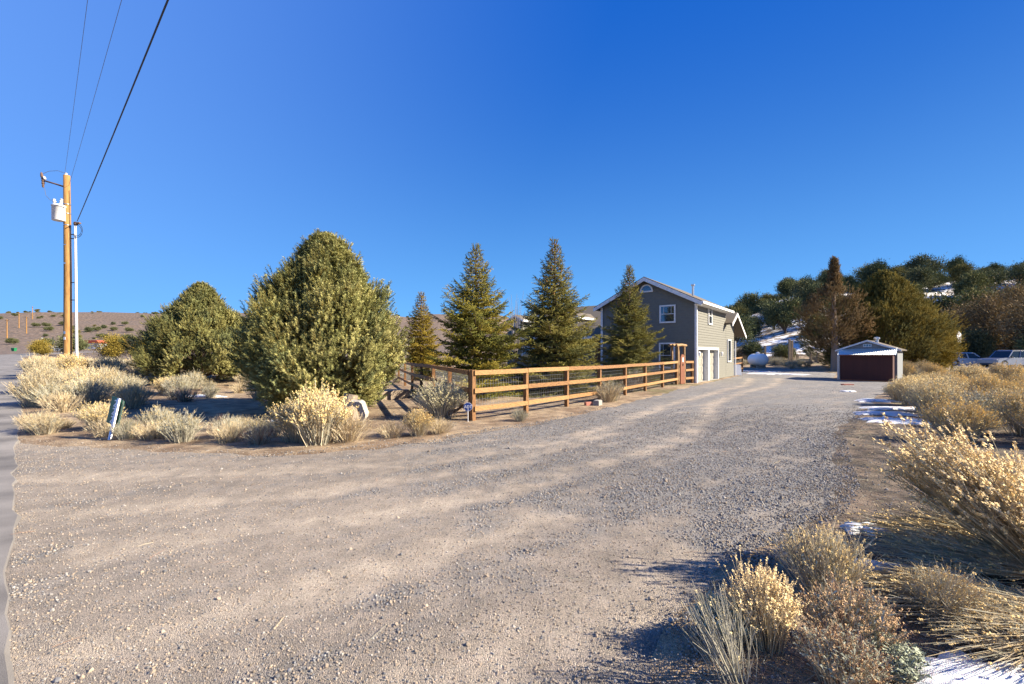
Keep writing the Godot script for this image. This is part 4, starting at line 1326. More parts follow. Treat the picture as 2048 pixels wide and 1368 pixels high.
	for z in [-0.14, -5.85]:
		var q := Geo.new()
		q.lathe(Vector3(W + 0.16, 1.72, z), [Vector2(0.0, -0.12), Vector2(0.05, -0.1), Vector2(0.085, 0.05), Vector2(0.1, 0.1), Vector2(0.03, 0.18), Vector2(0.0, 0.22)], 8)
		q.box(Vector3(W + 0.09, 1.84, z), Vector3(0.14, 0.03, 0.03))
		put("wall_lantern", q.mesh(M.steel_paint), o)
	make_rear_wing(o, W)
	make_main_wing(o)

func make_rear_wing(o: Node, W: float) -> void:
	# lower wing behind, its gable end in the plane of the garage side wall
	var z0 := -7.72
	var z1 := -10.4
	var zr := -8.95
	var top := 4.72
	var k := 0.5
	var body := PackedVector2Array([Vector2(-z0, -0.3), Vector2(-z1, -0.3), Vector2(-z1, top - k * (-z1 + zr)), Vector2(-zr, top), Vector2(-z0, top - k * (zr * -1 + z0))])
	var g := Geo.new()
	for i in body.size():
		var a := body[i]
		var b := body[(i + 1) % body.size()]
		g.quad(Vector3(W, a.y, -a.x), Vector3(W, b.y, -b.x), Vector3(0.5, b.y, -b.x), Vector3(0.5, a.y, -a.x))
	var t := Geometry2D.triangulate_polygon(body)
	for i in range(0, t.size(), 3):
		for x in [W, 0.5]:
			g.tri(Vector3(x, body[t[i]].y, -body[t[i]].x), Vector3(x, body[t[i + 1]].y, -body[t[i + 1]].x), Vector3(x, body[t[i + 2]].y, -body[t[i + 2]].x))
	put("wall", g.mesh(M.siding), o)
	var y := 0.05
	while y < top - 0.35:
		var s0 := maxf(-z0, -zr - (top - y - 0.165) / k)
		var s1 := minf(-z1, -zr + (top - y - 0.165) / k)
		lap(o, s0, s1, s0, s1, y, 0.165, 0.002, PI / 2, Vector3(W, 0, 0))
		y += 0.162
	var lip := 0.55
	var a := Vector3(W + lip, top + 0.16, zr)
	var b := Vector3(0.5, top + 0.16, zr)
	roof_slab(o, a, b, b + Vector3(0, -k * 3.3, -3.3), a + Vector3(0, -k * 3.3, -3.3))
	roof_slab(o, a, a - Vector3(lip + 0.4, 0, 0), a - Vector3(lip + 0.4, k * 1.75, -1.75), a + Vector3(0, -k * 1.75, 1.75))
	bar(o, "rake_board", a + Vector3(0.02, -0.16, 0), a + Vector3(0.02, -0.16 - k * 3.3, -3.3), 0.22, 0.04, M.trim_white, Vector3.RIGHT)
	bar(o, "rake_board", a + Vector3(0.02, -0.16, 0), a + Vector3(0.02, -0.16 - k * 1.75, 1.75), 0.22, 0.04, M.trim_white, Vector3.RIGHT)
	var p := Geo.new()
	p.box(Vector3(W + 0.1, 1.3, z1 - 0.06), Vector3(0.09, 2.9, 0.09))
	put("downspout", p.mesh(M.steel_paint), o)
	window(o, Vector3(W + 0.03, 2.0, -8.6), 1.1, 1.7, PI / 2, false, false)

func make_main_wing(o: Node) -> void:
	# long low wing with three dormers, to the west of the garage block
	var x0 := -11.4
	var x1 := -0.05
	var zf := -4.2       # front wall
	var ridge_z := -9.7
	var ridge := 6.2
	var k := 0.5
	var wall_top := ridge - k * 5.5 - 0.15
	var g := Geo.new()
	g.box(Vector3((x0 + x1) / 2, wall_top / 2 - 0.15, -9.7), Vector3(x1 - x0, wall_top + 0.3, 11.0))
	put("wall", g.mesh(M.siding), o)
	var gable := Geo.new()
	gable.hexa([Vector3(x0, wall_top - 0.02, zf), Vector3(x0, wall_top - 0.02, -15.2), Vector3(x1, wall_top - 0.02, -15.2), Vector3(x1, wall_top - 0.02, zf), Vector3(x0, ridge - 0.2, ridge_z + 0.05), Vector3(x0, ridge - 0.2, ridge_z - 0.05), Vector3(x1, ridge - 0.2, ridge_z - 0.05), Vector3(x1, ridge - 0.2, ridge_z + 0.05)])
	put("gable_wall", gable.mesh(M.siding), o)
	var y := 0.05
	while y < wall_top - 0.1:
		lap(o, x0, x1, x0, x1, y, 0.165, zf)
		y += 0.162
	var ra := Vector3(x0 - 0.4, ridge, ridge_z)
	var rb := Vector3(3.0, ridge, ridge_z)
	roof_slab(o, ra, rb, rb + Vector3(0, -k * 6.0, 6.0) - Vector3(3.02, 0, 0), ra + Vector3(0, -k * 6.0, 6.0))
	roof_slab(o, ra, rb, rb + Vector3(0, -k * 6.0, -6.0), ra + Vector3(0, -k * 6.0, -6.0))
	bar(o, "fascia", ra + Vector3(0, -k * 6.0 - 0.12, 6.02), Vector3(-0.05, ridge - k * 6.0 - 0.12, ridge_z + 6.02), 0.2, 0.04, M.trim_white, Vector3.BACK)
	bar(o, "rake_board", ra + Vector3(-0.02, -0.14, 0), ra + Vector3(-0.02, -0.14 - k * 6.0, 6.0), 0.22, 0.04, M.trim_white, Vector3.RIGHT)
	for x in [-10.4, -7.6, -4.9]:
		var d := Node3D.new()
		d.name = "dormer"
		o.add_child(d, true)
		d.position = Vector3(x, 0, -4.3)
		var b := Geo.new()
		b.prism(PackedVector2Array([Vector2(-0.62, 3.2), Vector2(0.62, 3.2), Vector2(0.62, 4.75), Vector2(0, 5.08), Vector2(-0.62, 4.75)]), 0.0, -3.4)
		put("dormer_wall", b.mesh(M.door_cream), d)
		var dl := 3.5
		var q0 := Vector3(0, 5.25, 0.35)
		var q1 := Vector3(0, 5.25, -dl)
		for s in [-1, 1]:
			roof_slab(d, q0, q1, q1 + Vector3(s * 0.95, -0.5, 0), q0 + Vector3(s * 0.95, -0.5, 0), 0.1, "dormer_roof")
			bar(d, "dormer_trim", q0 + Vector3(0, -0.12, 0.02), q0 + Vector3(s * 0.95, -0.62, 0.02), 0.17, 0.04, M.trim_white, Vector3.BACK)
			bar(d, "dormer_fascia", Vector3(s * 0.97, 4.67, 0.35), Vector3(s * 0.97, 4.67, -2.9), 0.18, 0.04, M.trim_white, Vector3.RIGHT)
		window(d, Vector3(0, 4.15, 0.01), 0.85, 1.1, 0)
		window(d, Vector3(0, 4.72, 0.012), 0.62, 0.3, 0, true)
	# porch roof beside the garage block
	var pa := Vector3(-4.2, 4.35, -4.4)
	roof_slab(o, pa, pa + Vector3(3.0, 0, 0), Vector3(-1.2, 3.05, -1.8), Vector3(-4.2, 3.05, -1.8), 0.12, "porch_roof")
	bar(o, "porch_fascia", Vector3(-4.2, 2.95, -1.78), Vector3(-1.2, 2.95, -1.78), 0.2, 0.04, M.trim_white, Vector3.BACK)
	bar(o, "porch_fascia", Vector3(-1.19, 2.95, -1.8), Vector3(-1.19, 4.25, -4.4), 0.18, 0.04, M.trim_white, Vector3.RIGHT)
	for x in [-4.0, -1.45]:
		var p := Geo.new()
		p.box(Vector3(x, 1.4, -1.95), Vector3(0.14, 2.9, 0.14))
		put("porch_post", p.mesh(M.gate_wood), o)
	var door := Geo.new()
	door.box(Vector3(-1.9, 1.1, zf + 0.06), Vector3(0.95, 2.1, 0.06))
	put("front_door", door.mesh(M.gate_wood), o)
	for x in [-9.0, -6.6]:
		window(o, Vector3(x, 1.75, zf + 0.03), 1.5, 1.3, 0)

# ------------------------------------------------------------------ shed
func make_shed() -> void:
	var a := Vector2(22.1, 31.3)
	var b := Vector2(24.0, 29.3)
	var run := b - a
	var o := thing("shed", onto(a.x, a.y), "small dark red shed with corrugated metal lean-to roof and grey gable", "shed")
	o.rotation.y = atan2(run.y, run.x)
	var W := run.length()
	# local x along the front wall, +z towards the drive
	var n := 0
	var y := 0.04
	rng.seed = 14
	while y < 1.62:
		var g := Geo.new()
		var t := 0.024 + rng.randf() * 0.01
		g.box(Vector3(W / 2, y + 0.062, t / 2), Vector3(W, 0.122, t))
		put("wall_board", g.mesh(M.shed_red), o)
		y += 0.128
		n += 1
	var g := Geo.new()
	g.box(Vector3(W / 2, 0.8, -0.42), Vector3(W - 0.03, 1.62, 0.82))
	put("lean_to_body", g.mesh(M.shed_red), o)
	g = Geo.new()
	g.box(Vector3(W / 2, 1.69, 0.05), Vector3(W + 0.1, 0.09, 0.06))
	put("eave_board", g.mesh(M.shed_trim), o)
	g = Geo.new()
	g.box(Vector3(W / 2, 0.03, 0.09), Vector3(W - 0.1, 0.06, 0.1))
	put("sill_board", g.mesh(M.shed_trim), o)
	# corrugated sheets
	g = Geo.new()
	var steps := 144
	var x0 := -0.12
	var x1 := W + 0.2
	for i in steps:
		var q := []
		for k in [i, i + 1]:
			var x := lerpf(x0, x1, float(k) / steps)
			var c := 0.022 * sin(TAU * k / 4.0 + 0.4)
			q.append(Vector3(x, 1.70 + c, 0.24))
			q.append(Vector3(x - 0.05, 2.13 + c, -0.86))
		g.quad(q[0], q[1], q[3], q[2])
	put("metal_roof", g.mesh(M.metal_roof), o)
	# the shed body behind with its gable
	g = Geo.new()
	var l := -0.22
	var r := W + 0.12
	var m := (l + r) / 2
	g.prism(PackedVector2Array([Vector2(l, -0.1), Vector2(r, -0.1), Vector2(r, 2.05), Vector2(m, 2.56), Vector2(l, 2.05)]), -0.85, -3.2)
	put("shed_body", g.mesh(M.shed_grey), o)
	for s in [[l - 0.06, l + 0.02]]:
		g = Geo.new()
		g.box(Vector3(s[0] + 0.02, 0.98, -0.80), Vector3(0.14, 2.1, 0.1))
		put("corner_trim", g.mesh(M.shed_white), o)
	for s in [-1.0, 1.0]:
		var e := Vector3(m + s * ((r - l) / 2 + 0.22), 2.02, -0.72)
		roof_slab(o, Vector3(m, 2.68, -0.72), Vector3(m, 2.68, -3.35), Vector3(e.x, e.y, -3.35), e, 0.07, "gable_roof")
		bar(o, "rake_trim", Vector3(m, 2.625, -0.70), Vector3(e.x, e.y - 0.05, -0.70), 0.11, 0.04, M.shed_white, Vector3.BACK)
	g = Geo.new()
	g.box(Vector3(m, 2.32, -0.835), Vector3(0.46, 0.2, 0.03))
	var vent := put("gable_vent", g.mesh(M.shed_white), o)
	for x in [-0.14, 0.0, 0.14]:
		var q := Geo.new()
		q.box(Vector3(m + x, 2.32, -0.815), Vector3(0.095, 0.12, 0.014))
		put("vent_pane", q.mesh(M.glass), vent)
	g = Geo.new()
	g.lathe(Vector3(m + 0.42, 2.62, -1.4), [Vector2(0.1, -0.2), Vector2(0.1, 0.1), Vector2(0.17, 0.13), Vector2(0.17, 0.24), Vector2(0, 0.28)], 12)
	put("roof_vent", g.mesh(M.galvanised), o)
	var br := Geo.new()
	br.box(Vector3.ZERO, Vector3(0.55, 0.06, 0.3))
	var slab := put("paving_block", br.mesh(M.brick_red))
	slab.position = onto(18.9, 26.2, 0.03)
	tag(slab, "flat reddish paving block lying on the gravel before the shed", "block")

# ------------------------------------------------------------------ poles, wires, signs
func sagging(a: Vector3, b: Vector3, sag: float, n := 24) -> Array:
	var out := []
	for k in n + 1:
		var t := float(k) / n
		out.append(a.lerp(b, t) - Vector3(0, 4.0 * sag * t * (1.0 - t), 0))
	return out

func make_poles() -> void:
	var at := onto(-26.75, 28.0)
	var o := thing("utility_pole", at, "tall honey-brown wooden utility pole carrying a grey transformer can", "pole")
	var top := 12.5 - at.y
	var g := Geo.new()
	g.tube([Vector3(0, -0.4, 0), Vector3(0, top * 0.5, 0), Vector3(-0.06, top, 0)], [0.205, 0.185, 0.16], 16, Color.WHITE, true)
	put("pole_shaft", g.mesh(M.pole_wood, true), o)
	g = Geo.new()
	g.tube([Vector3(-0.1, top - 0.72, 0.12), Vector3(-0.55, top - 0.58, 0.2), Vector3(-1.12, top - 0.42, 0.28)], [0.05, 0.045, 0.045], 8, Color.WHITE, true)
	put("bracket_arm", g.mesh(M.rusty, true), o)
	g = Geo.new()
	g.lathe(Vector3(-1.2, top - 0.42, 0.28), [Vector2(0.0, -0.42), Vector2(0.04, -0.4), Vector2(0.06, -0.3), Vector2(0.05, -0.22), Vector2(0.085, -0.16), Vector2(0.06, -0.08), Vector2(0.09, 0.0), Vector2(0.05, 0.06), Vector2(0.0, 0.08)], 10)
	put("surge_arrester", g.mesh(M.rusty), o)
	g = Geo.new()
	g.lathe(Vector3(-1.24, top - 0.36, 0.28), [Vector2(0.0, 0.0), Vector2(0.06, 0.02), Vector2(0.05, 0.14), Vector2(0.075, 0.2), Vector2(0.06, 0.36), Vector2(0.035, 0.44), Vector2(0.0, 0.46)], 10, Basis(Vector3.BACK, 0.15))
	put("fuse_cutout", g.mesh(M.rusty), o)
	g = Geo.new()
	g.lathe(Vector3(-1.08, top - 0.36, 0.28), [Vector2(0.0, 0.0), Vector2(0.07, 0.03), Vector2(0.06, 0.18), Vector2(0.0, 0.24)], 10, Basis(Vector3.BACK, 0.4))
	put("insulator", g.mesh(M.porcelain), o)
	g = Geo.new()
	g.lathe(Vector3(-0.1, top, 0), [Vector2(0.06, -0.04), Vector2(0.09, 0.03), Vector2(0.05, 0.08), Vector2(0.08, 0.12), Vector2(0.0, 0.17)], 10)
	put("insulator", g.mesh(M.porcelain), o)
	for y in [1.9, 2.25, 6.4]:
		g = Geo.new()
		g.box(Vector3(0.0, y, 0.2), Vector3(0.11, 0.16 if y < 3.0 else 0.08, 0.012))
		put("tag_plate", g.mesh(M.galvanised if y > 2.0 else M.sign_white), o)
	for y in [top - 1.75, top - 2.3, top - 3.0, top - 4.2]:
		g = Geo.new()
		g.lathe(Vector3(-0.03, y, 0.0), [Vector2(0.172, -0.02), Vector2(0.184, -0.018), Vector2(0.184, 0.018), Vector2(0.172, 0.02)], 16)
		put("pole_band", g.mesh(M.galvanised), o)
	# transformer
	var can := Node3D.new()
	can.name = "transformer"
	o.add_child(can, true)
	can.position = Vector3(-0.14, top - 2.85, 0.42)
	g = Geo.new()
	g.lathe(Vector3.ZERO, [Vector2(0, 0), Vector2(0.29, 0.0), Vector2(0.31, 0.03), Vector2(0.31, 0.82), Vector2(0.335, 0.83), Vector2(0.335, 0.9), Vector2(0.25, 0.95), Vector2(0, 0.97)], 24)
	put("tank", g.mesh(M.steel_paint, true), can)
	for s in [-1, 1]:
		g = Geo.new()
		g.lathe(Vector3(s * 0.16, 0.93, 0.05), [Vector2(0.07, 0), Vector2(0.085, 0.08), Vector2(0.06, 0.12), Vector2(0.09, 0.2), Vector2(0.06, 0.25), Vector2(0.08, 0.33), Vector2(0.0, 0.38)], 10, Basis(Vector3.BACK, -0.2 * s))
		put("bushing", g.mesh(M.porcelain), can)
	g = Geo.new()
	g.tube([Vector3(-0.34, 0.8, 0), Vector3(-0.1, 0.85, 0.33), Vector3(0.2, 0.85, 0.3), Vector3(0.36, 0.8, 0)], [0.02, 0.02, 0.02, 0.02], 6)
	put("lid_band", g.mesh(M.galvanised), can)
	# jumpers
	g = Geo.new()
	g.tube([Vector3(-1.2, top + 0.0, 0.28), Vector3(-0.95, top + 0.18, 0.2), Vector3(-0.5, top + 0.25, 0.1), Vector3(-0.1, top + 0.12, 0)], [0.012, 0.012, 0.012, 0.012], 5)
	g.tube([Vector3(-1.1, top - 0.85, 0.3), Vector3(-1.0, top - 1.3, 0.32), Vector3(-0.7, top - 1.6, 0.36), Vector3(-0.32, top - 1.62, 0.42)], [0.012, 0.012, 0.012, 0.012], 5)
	put("jumper_wire", g.mesh(M.cable_grey), o)
	g = Geo.new()
	g.tube([Vector3(0.205, 0, 0.05), Vector3(0.19, top * 0.6, 0.05), Vector3(0.17, top - 0.9, 0.05)], [0.012, 0.012, 0.012], 5)
	put("ground_wire", g.mesh(M.cable_black), o)
	# service conduit beside the pole
	var cp := onto(-26.3, 28.0)
	var c := thing("service_conduit", cp, "slim white conduit riser with weatherhead beside the utility pole", "conduit")
	var ctop := 9.55 - cp.y
	g = Geo.new()
	g.tube([Vector3(0.1, -0.2, 0), Vector3(0, ctop, 0)], [0.075, 0.06], 12)
	put("riser_pipe", g.mesh(M.trim_white, true), c)
	g = Geo.new()
	g.lathe(Vector3(0.0, ctop, 0), [Vector2(0.07, -0.05), Vector2(0.12, 0.05), Vector2(0.1, 0.14), Vector2(0.0, 0.18)], 10, Basis(Vector3.BACK, -0.6))
	g.box(Vector3(0.16, ctop + 0.07, 0), Vector3(0.26, 0.08, 0.16), Basis(Vector3.BACK, 0.15))
	put("weatherhead", g.mesh(M.rusty), c)
	g = Geo.new()
	for r in [0.28, 0.36]:
		var pts := []
		for k in 12:
			var a := PI * 0.5 - k * PI * 1.25 / 11.0
			pts.append(Vector3(0.16 + r * 0.95 * cos(a) * 0.95, ctop - 0.38 + r * 1.15 * sin(a), 0.05))
		g.tube(pts, pts.map(func(_p): return 0.014), 5)
	put("cable_loop", g.mesh(M.cable_black), c)
	for y in [ctop - 0.6, ctop - 0.85, ctop * 0.6, ctop * 0.48, ctop * 0.22]:
		g = Geo.new()
		g.box(Vector3(-0.15, y, 0), Vector3(0.32, 0.045, 0.05))
		put("standoff", g.mesh(M.cable_black), c)
	# overhead lines to the next pole, behind the photographer
	var far := Vector3(43.4, 0, 41.4)
	for w in [[Vector3(-0.12, 12.66, 0), 0.35, 0.007, "cable_grey", "thin upper power line sweeping overhead from the pole top", Vector3(-1.6, 0, 0)], [Vector3(0.12, 11.9, 0), 0.25, 0.007, "cable_grey", "second thin power line sweeping overhead beside the upper one", Vector3(0.3, 0.6, 0)], [Vector3(0.62, 9.75, 0), 0.3, 0.02, "cable_black", "thick black service cable rising overhead from the weatherhead", Vector3(0.0, 0.3, 0.0)]]:
		var a: Vector3 = Vector3(-26.8, 0, -28.0) + w[0]
		g = Geo.new()
		var pts := sagging(a, a + far + w[5], w[1], 40)
		g.tube(pts, pts.map(func(_p): return w[2]), 5)
		tag(put("overhead_cable", g.mesh(M[w[3]])), w[4], "cable", "overhead lines")
	# poles in the distance
	var i := 0
	for s in [[14, 265.0, 11.0, "nearest of the small far utility poles on the plain"], [38, 330.0, 11.0, "second of the small far utility poles"], [53, 300.0, 10.5, "third of the small far utility poles, before a bush"], [65, 390.0, 10.5, "faintest of the small far utility poles"]]:
		var x: float = (s[0] - 1024.0) / 930.0 * s[1]
		var q := thing("utility_pole", onto(x, s[1]), s[3], "pole", "far utility poles")
		g = Geo.new()
		g.tube([Vector3(0, -0.3, 0), Vector3(0, s[2], 0)], [0.3, 0.2], 8)
		put("pole_shaft", g.mesh(M.pole_wood), q)
		g = Geo.new()
		g.box(Vector3(0, s[2] - 0.6, 0), Vector3(2.4, 0.2, 0.2))
		put("cross_arm", g.mesh(M.pole_wood), q)

func text_mesh(text: String, size: float, m: Material) -> TextMesh:
	var t := TextMesh.new()
	var f := SystemFont.new()
	f.font_names = PackedStringArray(["Droid Sans"])
	f.font_weight = 700
	t.font = f
	t.text = text
	t.font_size = 64
	t.pixel_size = size / 64.0
	t.depth = 0.004
	t.material = m
	return t

func make_signs() -> void:
	# leaning address marker
	var o := thing("address_marker", onto(-8.22, 9.5, -0.02), "leaning steel post with green house-number plate at the drive entrance", "marker")
	o.rotation.z = -0.23
	var g := Geo.new()
	g.tube([Vector3(0, -0.1, 0), Vector3(0, 0.88, 0)], [0.036, 0.036], 12, Color.WHITE, true)
	put("post", g.mesh(M.galvanised, true), o)
	var plate := Node3D.new()
	plate.name = "number_plate"
	o.add_child(plate, true)
	plate.position = Vector3(0, 0.57, 0.0)
	plate.rotation.y = -0.42
	g = Geo.new()
	g.box(Vector3(-0.12, 0, -0.045), Vector3(0.46, 0.56, 0.006))
	put("plate", g.mesh(M.sign_green), plate)
	for k in 3:
		var m := put("digit", text_mesh("2", 0.2, M.sign_white), plate)
		m.position = Vector3(-0.18, 0.16 - 0.17 * k, -0.04)
	# security sign at the fence corner
	var s := thing("security_sign", onto(-1.14, 12.05), "blue octagonal alarm company sign on a thin white stake at the fence corner", "sign")
	g = Geo.new()
	g.tube([Vector3(0, -0.1, 0), Vector3(0, 0.35, 0)], [0.01, 0.01], 6)
	put("stake", g.mesh(M.sign_white), s)
	for k in [[0.117, -0.004, 0.004, "border", "sign_white"], [0.108, -0.003, 0.007, "face", "sign_blue"]]:
		var prof := PackedVector2Array()
		for i in 8:
			var a := TAU * (i + 0.5) / 8
			prof.append(Vector2(cos(a) * k[0], 0.39 + sin(a) * k[0]))
		g = Geo.new()
		g.prism(prof, k[1], k[2])
		put(k[3], g.mesh(M[k[4]]), s)
	var m := put("lettering", text_mesh("ADT", 0.105, M.sign_white), s)
	m.position = Vector3(0, 0.39, 0.009)
	# far road furniture
	var r := thing("road_sign", onto(-120.0 * 0.987, 120.0), "dark post with small white sign beside the far road bend", "sign")
	g = Geo.new()
	g.tube([Vector3(0, -0.3, 0), Vector3(0, 4.2, 0)], [0.12, 0.12], 6)
	put("post", g.mesh(M.black_steel), r)
	g = Geo.new()
	g.box(Vector3(0, 1.5, 0.14), Vector3(0.42, 0.6, 0.05))
	put("face", g.mesh(M.sign_white), r)
	var b := thing("wheeled_bin", onto(-150.0 * 1.071, 150.0), "green wheeled bin on the far road verge", "bin")
	g = Geo.new()
	g.hexa([Vector3(-0.4, 0.1, 0.35), Vector3(0.4, 0.1, 0.35), Vector3(0.4, 0.1, -0.35), Vector3(-0.4, 0.1, -0.35), Vector3(-0.55, 1.05, 0.45), Vector3(0.55, 1.05, 0.45), Vector3(0.55, 1.05, -0.45), Vector3(-0.55, 1.05, -0.45)])
	put("bin_body", g.mesh(M.bin_green), b)
	g = Geo.new()
	g.hexa([Vector3(-0.6, 1.06, 0.5), Vector3(0.6, 1.06, 0.5), Vector3(0.6, 1.06, -0.5), Vector3(-0.6, 1.06, -0.5), Vector3(-0.5, 1.18, 0.4), Vector3(0.5, 1.18, 0.4), Vector3(0.5, 1.18, -0.4), Vector3(-0.5, 1.18, -0.4)])
	put("bin_lid", g.mesh(M.bin_green), b)
	for i in [[9, 240.0, "white mailbox-like cabinet near the far bin"], [66, 260.0, "white box on a post by the far bend"]]:
		var q := thing("utility_box", onto((i[0] * 1.0 + 18.0 - 1024.0) / 930.0 * i[1], i[1]), i[2], "box")
		g = Geo.new()
		g.box(Vector3(0, 0.7, 0), Vector3(0.9, 1.4, 0.7))
		put("cabinet", g.mesh(M.sign_white), q)
		g = Geo.new()
		g.prism(PackedVector2Array([Vector2(-0.55, 1.41), Vector2(0.55, 1.41), Vector2(0, 1.7)]), -0.4, 0.4)
		put("cap", g.mesh(M.steel_paint), q)
	var far := thing("house", onto(-197.0, 220.0), "low far house with a red roof on the plain", "house")
	g = Geo.new()
	g.box(Vector3(0, 1.2, 0), Vector3(8, 2.6, 5))
	put("wall", g.mesh(M.trim_white), far)
	g = Geo.new()
	g.prism(PackedVector2Array([Vector2(-4.6, 2.5), Vector2(4.6, 2.5), Vector2(3.0, 3.9), Vector2(-3.0, 3.9)]), -3.0, 3.0)
	put("roof", g.mesh(M.roof_red), far)
	for x in [-2.4, 2.2]:
		g = Geo.new()
		g.box(Vector3(x, 1.5, 2.52), Vector3(1.2, 1.0, 0.06))
		put("window", g.mesh(M.glass), far)

# ------------------------------------------------------------------ vehicles and yard things
func make_car(at: Vector3, turn: float, long: float, wide: float, tall: float, wagon: bool, paint: Material, label: String) -> void:
	# local x forwards
	var o := thing("parked_car", at, label, "car", "", turn)
	var l := long / 2
	var bw := wide / 2
	var belt := tall * 0.56
	var low := 0.28
	var side := PackedVector2Array([Vector2(-l, low + 0.12), Vector2(-l + 0.08, low), Vector2(l - 0.15, low), Vector2(l, low + 0.2), Vector2(l - 0.02, belt * 0.82), Vector2(l - 0.25, belt * 0.93), Vector2(l * 0.42, belt + 0.02), Vector2(-l + 0.05, belt + 0.02)])
	var g := Geo.new()
	# body in three slices so that its shoulders are rounded
	for s in [[-bw, -bw + 0.10, 0.96, 1.0], [-bw + 0.10, bw - 0.10, 1.0, 1.0], [bw - 0.10, bw, 1.0, 0.96]]:
		var a := PackedVector2Array()
		var b := PackedVector2Array()
		for p in side:
			a.append(Vector2(p.x * s[2], low + (p.y - low) * s[2]))
			b.append(Vector2(p.x * s[3], low + (p.y - low) * s[3]))
		for i in side.size():
			var j := (i + 1) % side.size()
			g.quad(Vector3(a[i].x, a[i].y, s[0]), Vector3(a[j].x, a[j].y, s[0]), Vector3(b[j].x, b[j].y, s[1]), Vector3(b[i].x, b[i].y, s[1]))
		for e in [[a, s[0]], [b, s[1]]]:
			var t := Geometry2D.triangulate_polygon(e[0])
			for i in range(0, t.size(), 3):
				g.tri(Vector3(e[0][t[i]].x, e[0][t[i]].y, e[1]), Vector3(e[0][t[i + 1]].x, e[0][t[i + 1]].y, e[1]), Vector3(e[0][t[i + 2]].x, e[0][t[i + 2]].y, e[1]))
	put("body", g.mesh(paint), o)
	# cabin: glass below, roof above, narrowing upwards
	var rear := -l + (0.12 if wagon else 0.5)
	var front := l * 0.40
	var rf := l * 0.13
	var rr := -l + (0.35 if wagon else 0.95)
	var tw := bw - 0.20
	g = Geo.new()
	g.hexa([Vector3(rear, belt, -bw + 0.09), Vector3(front, belt, -bw + 0.09), Vector3(front, belt, bw - 0.09), Vector3(rear, belt, bw - 0.09), Vector3(rr, tall - 0.08, -tw), Vector3(rf, tall - 0.08, -tw), Vector3(rf, tall - 0.08, tw), Vector3(rr, tall - 0.08, tw)])
	put("window_glass", g.mesh(M.car_glass), o)
	g = Geo.new()
	g.hexa([Vector3(rr - 0.05, tall - 0.10, -tw - 0.02), Vector3(rf + 0.06, tall - 0.10, -tw - 0.02), Vector3(rf + 0.06, tall - 0.10, tw + 0.02), Vector3(rr - 0.05, tall - 0.10, tw + 0.02), Vector3(rr + 0.1, tall, -tw + 0.15), Vector3(rf - 0.12, tall - 0.01, -tw + 0.15), Vector3(rf - 0.12, tall - 0.01, tw - 0.15), Vector3(rr + 0.1, tall, tw - 0.15)])
	put("roof", g.mesh(paint), o)
	for s in [-1.0, 1.0]:
		for x in [[rear, rr], [lerpf(rear, front, 0.30), lerpf(rr, rf, 0.30)], [lerpf(rear, front, 0.60), lerpf(rr, rf, 0.62)], [front, rf]]:
			g = Geo.new()
			g.tube([Vector3(x[0], belt, s * (bw - 0.085)), Vector3(x[1], tall - 0.07, s * (tw + 0.005))], [0.055, 0.05], 6)
			put("roof_pillar", g.mesh(paint), o)
		g = Geo.new()
		g.box(Vector3(front - 0.15, belt + 0.08, s * (bw + 0.08)), Vector3(0.14, 0.16, 0.2))
		put("door_mirror", g.mesh(M.black_steel), o)
		for x in [-l * 0.60, l * 0.64]:
			var w := Node3D.new()
			w.name = "wheel"
			o.add_child(w, true)
			w.position = Vector3(x, 0.36, s * (bw - 0.1))
			w.rotation.x = s * PI / 2
			g = Geo.new()
			g.lathe(Vector3.ZERO, [Vector2(0.21, -0.12), Vector2(0.34, -0.11), Vector2(0.37, -0.05), Vector2(0.37, 0.07), Vector2(0.34, 0.125), Vector2(0.23, 0.13)], 20)
			put("tyre", g.mesh(M.tyre), w)
			g = Geo.new()
			g.lathe(Vector3.ZERO, [Vector2(0.23, 0.12), Vector2(0.2, 0.09), Vector2(0.06, 0.11), Vector2(0, 0.12)], 12)
			put("rim", g.mesh(M.rim_metal), w)
			g = Geo.new()
			for k in 10:
				var a := PI * k / 10
				var b := PI * (k + 1) / 10
				g.quad(Vector3(0.45 * cos(a) + x, 0.36 + 0.43 * sin(a), s * (bw + 0.004)), Vector3(0.45 * cos(b) + x, 0.36 + 0.43 * sin(b), s * (bw + 0.004)), Vector3(0.37 * cos(b) + x, 0.36 + 0.36 * sin(b), s * (bw + 0.004)), Vector3(0.37 * cos(a) + x, 0.36 + 0.36 * sin(a), s * (bw + 0.004)))
			put("wheel_arch", g.mesh(M.tyre), o)
		g = Geo.new()
		g.box(Vector3(-l + 0.03, belt * 0.84, s * (bw - 0.14)), Vector3(0.12, 0.24, 0.26))
		put("tail_light", g.mesh(M.tail_red), o)
		g = Geo.new()
		g.box(Vector3(l - 0.1, belt * 0.8, s * (bw - 0.22)), Vector3(0.14, 0.13, 0.34))
		put("headlight", g.mesh(M.porcelain), o)
	if wagon:
		for s in [-1.0, 1.0]:
			g = Geo.new()
			g.tube([Vector3(rr + 0.1, tall + 0.03, s * (tw - 0.1)), Vector3(rf - 0.1, tall + 0.03, s * (tw - 0.1))], [0.02, 0.02], 5)
			put("roof_rack", g.mesh(M.black_steel), o)

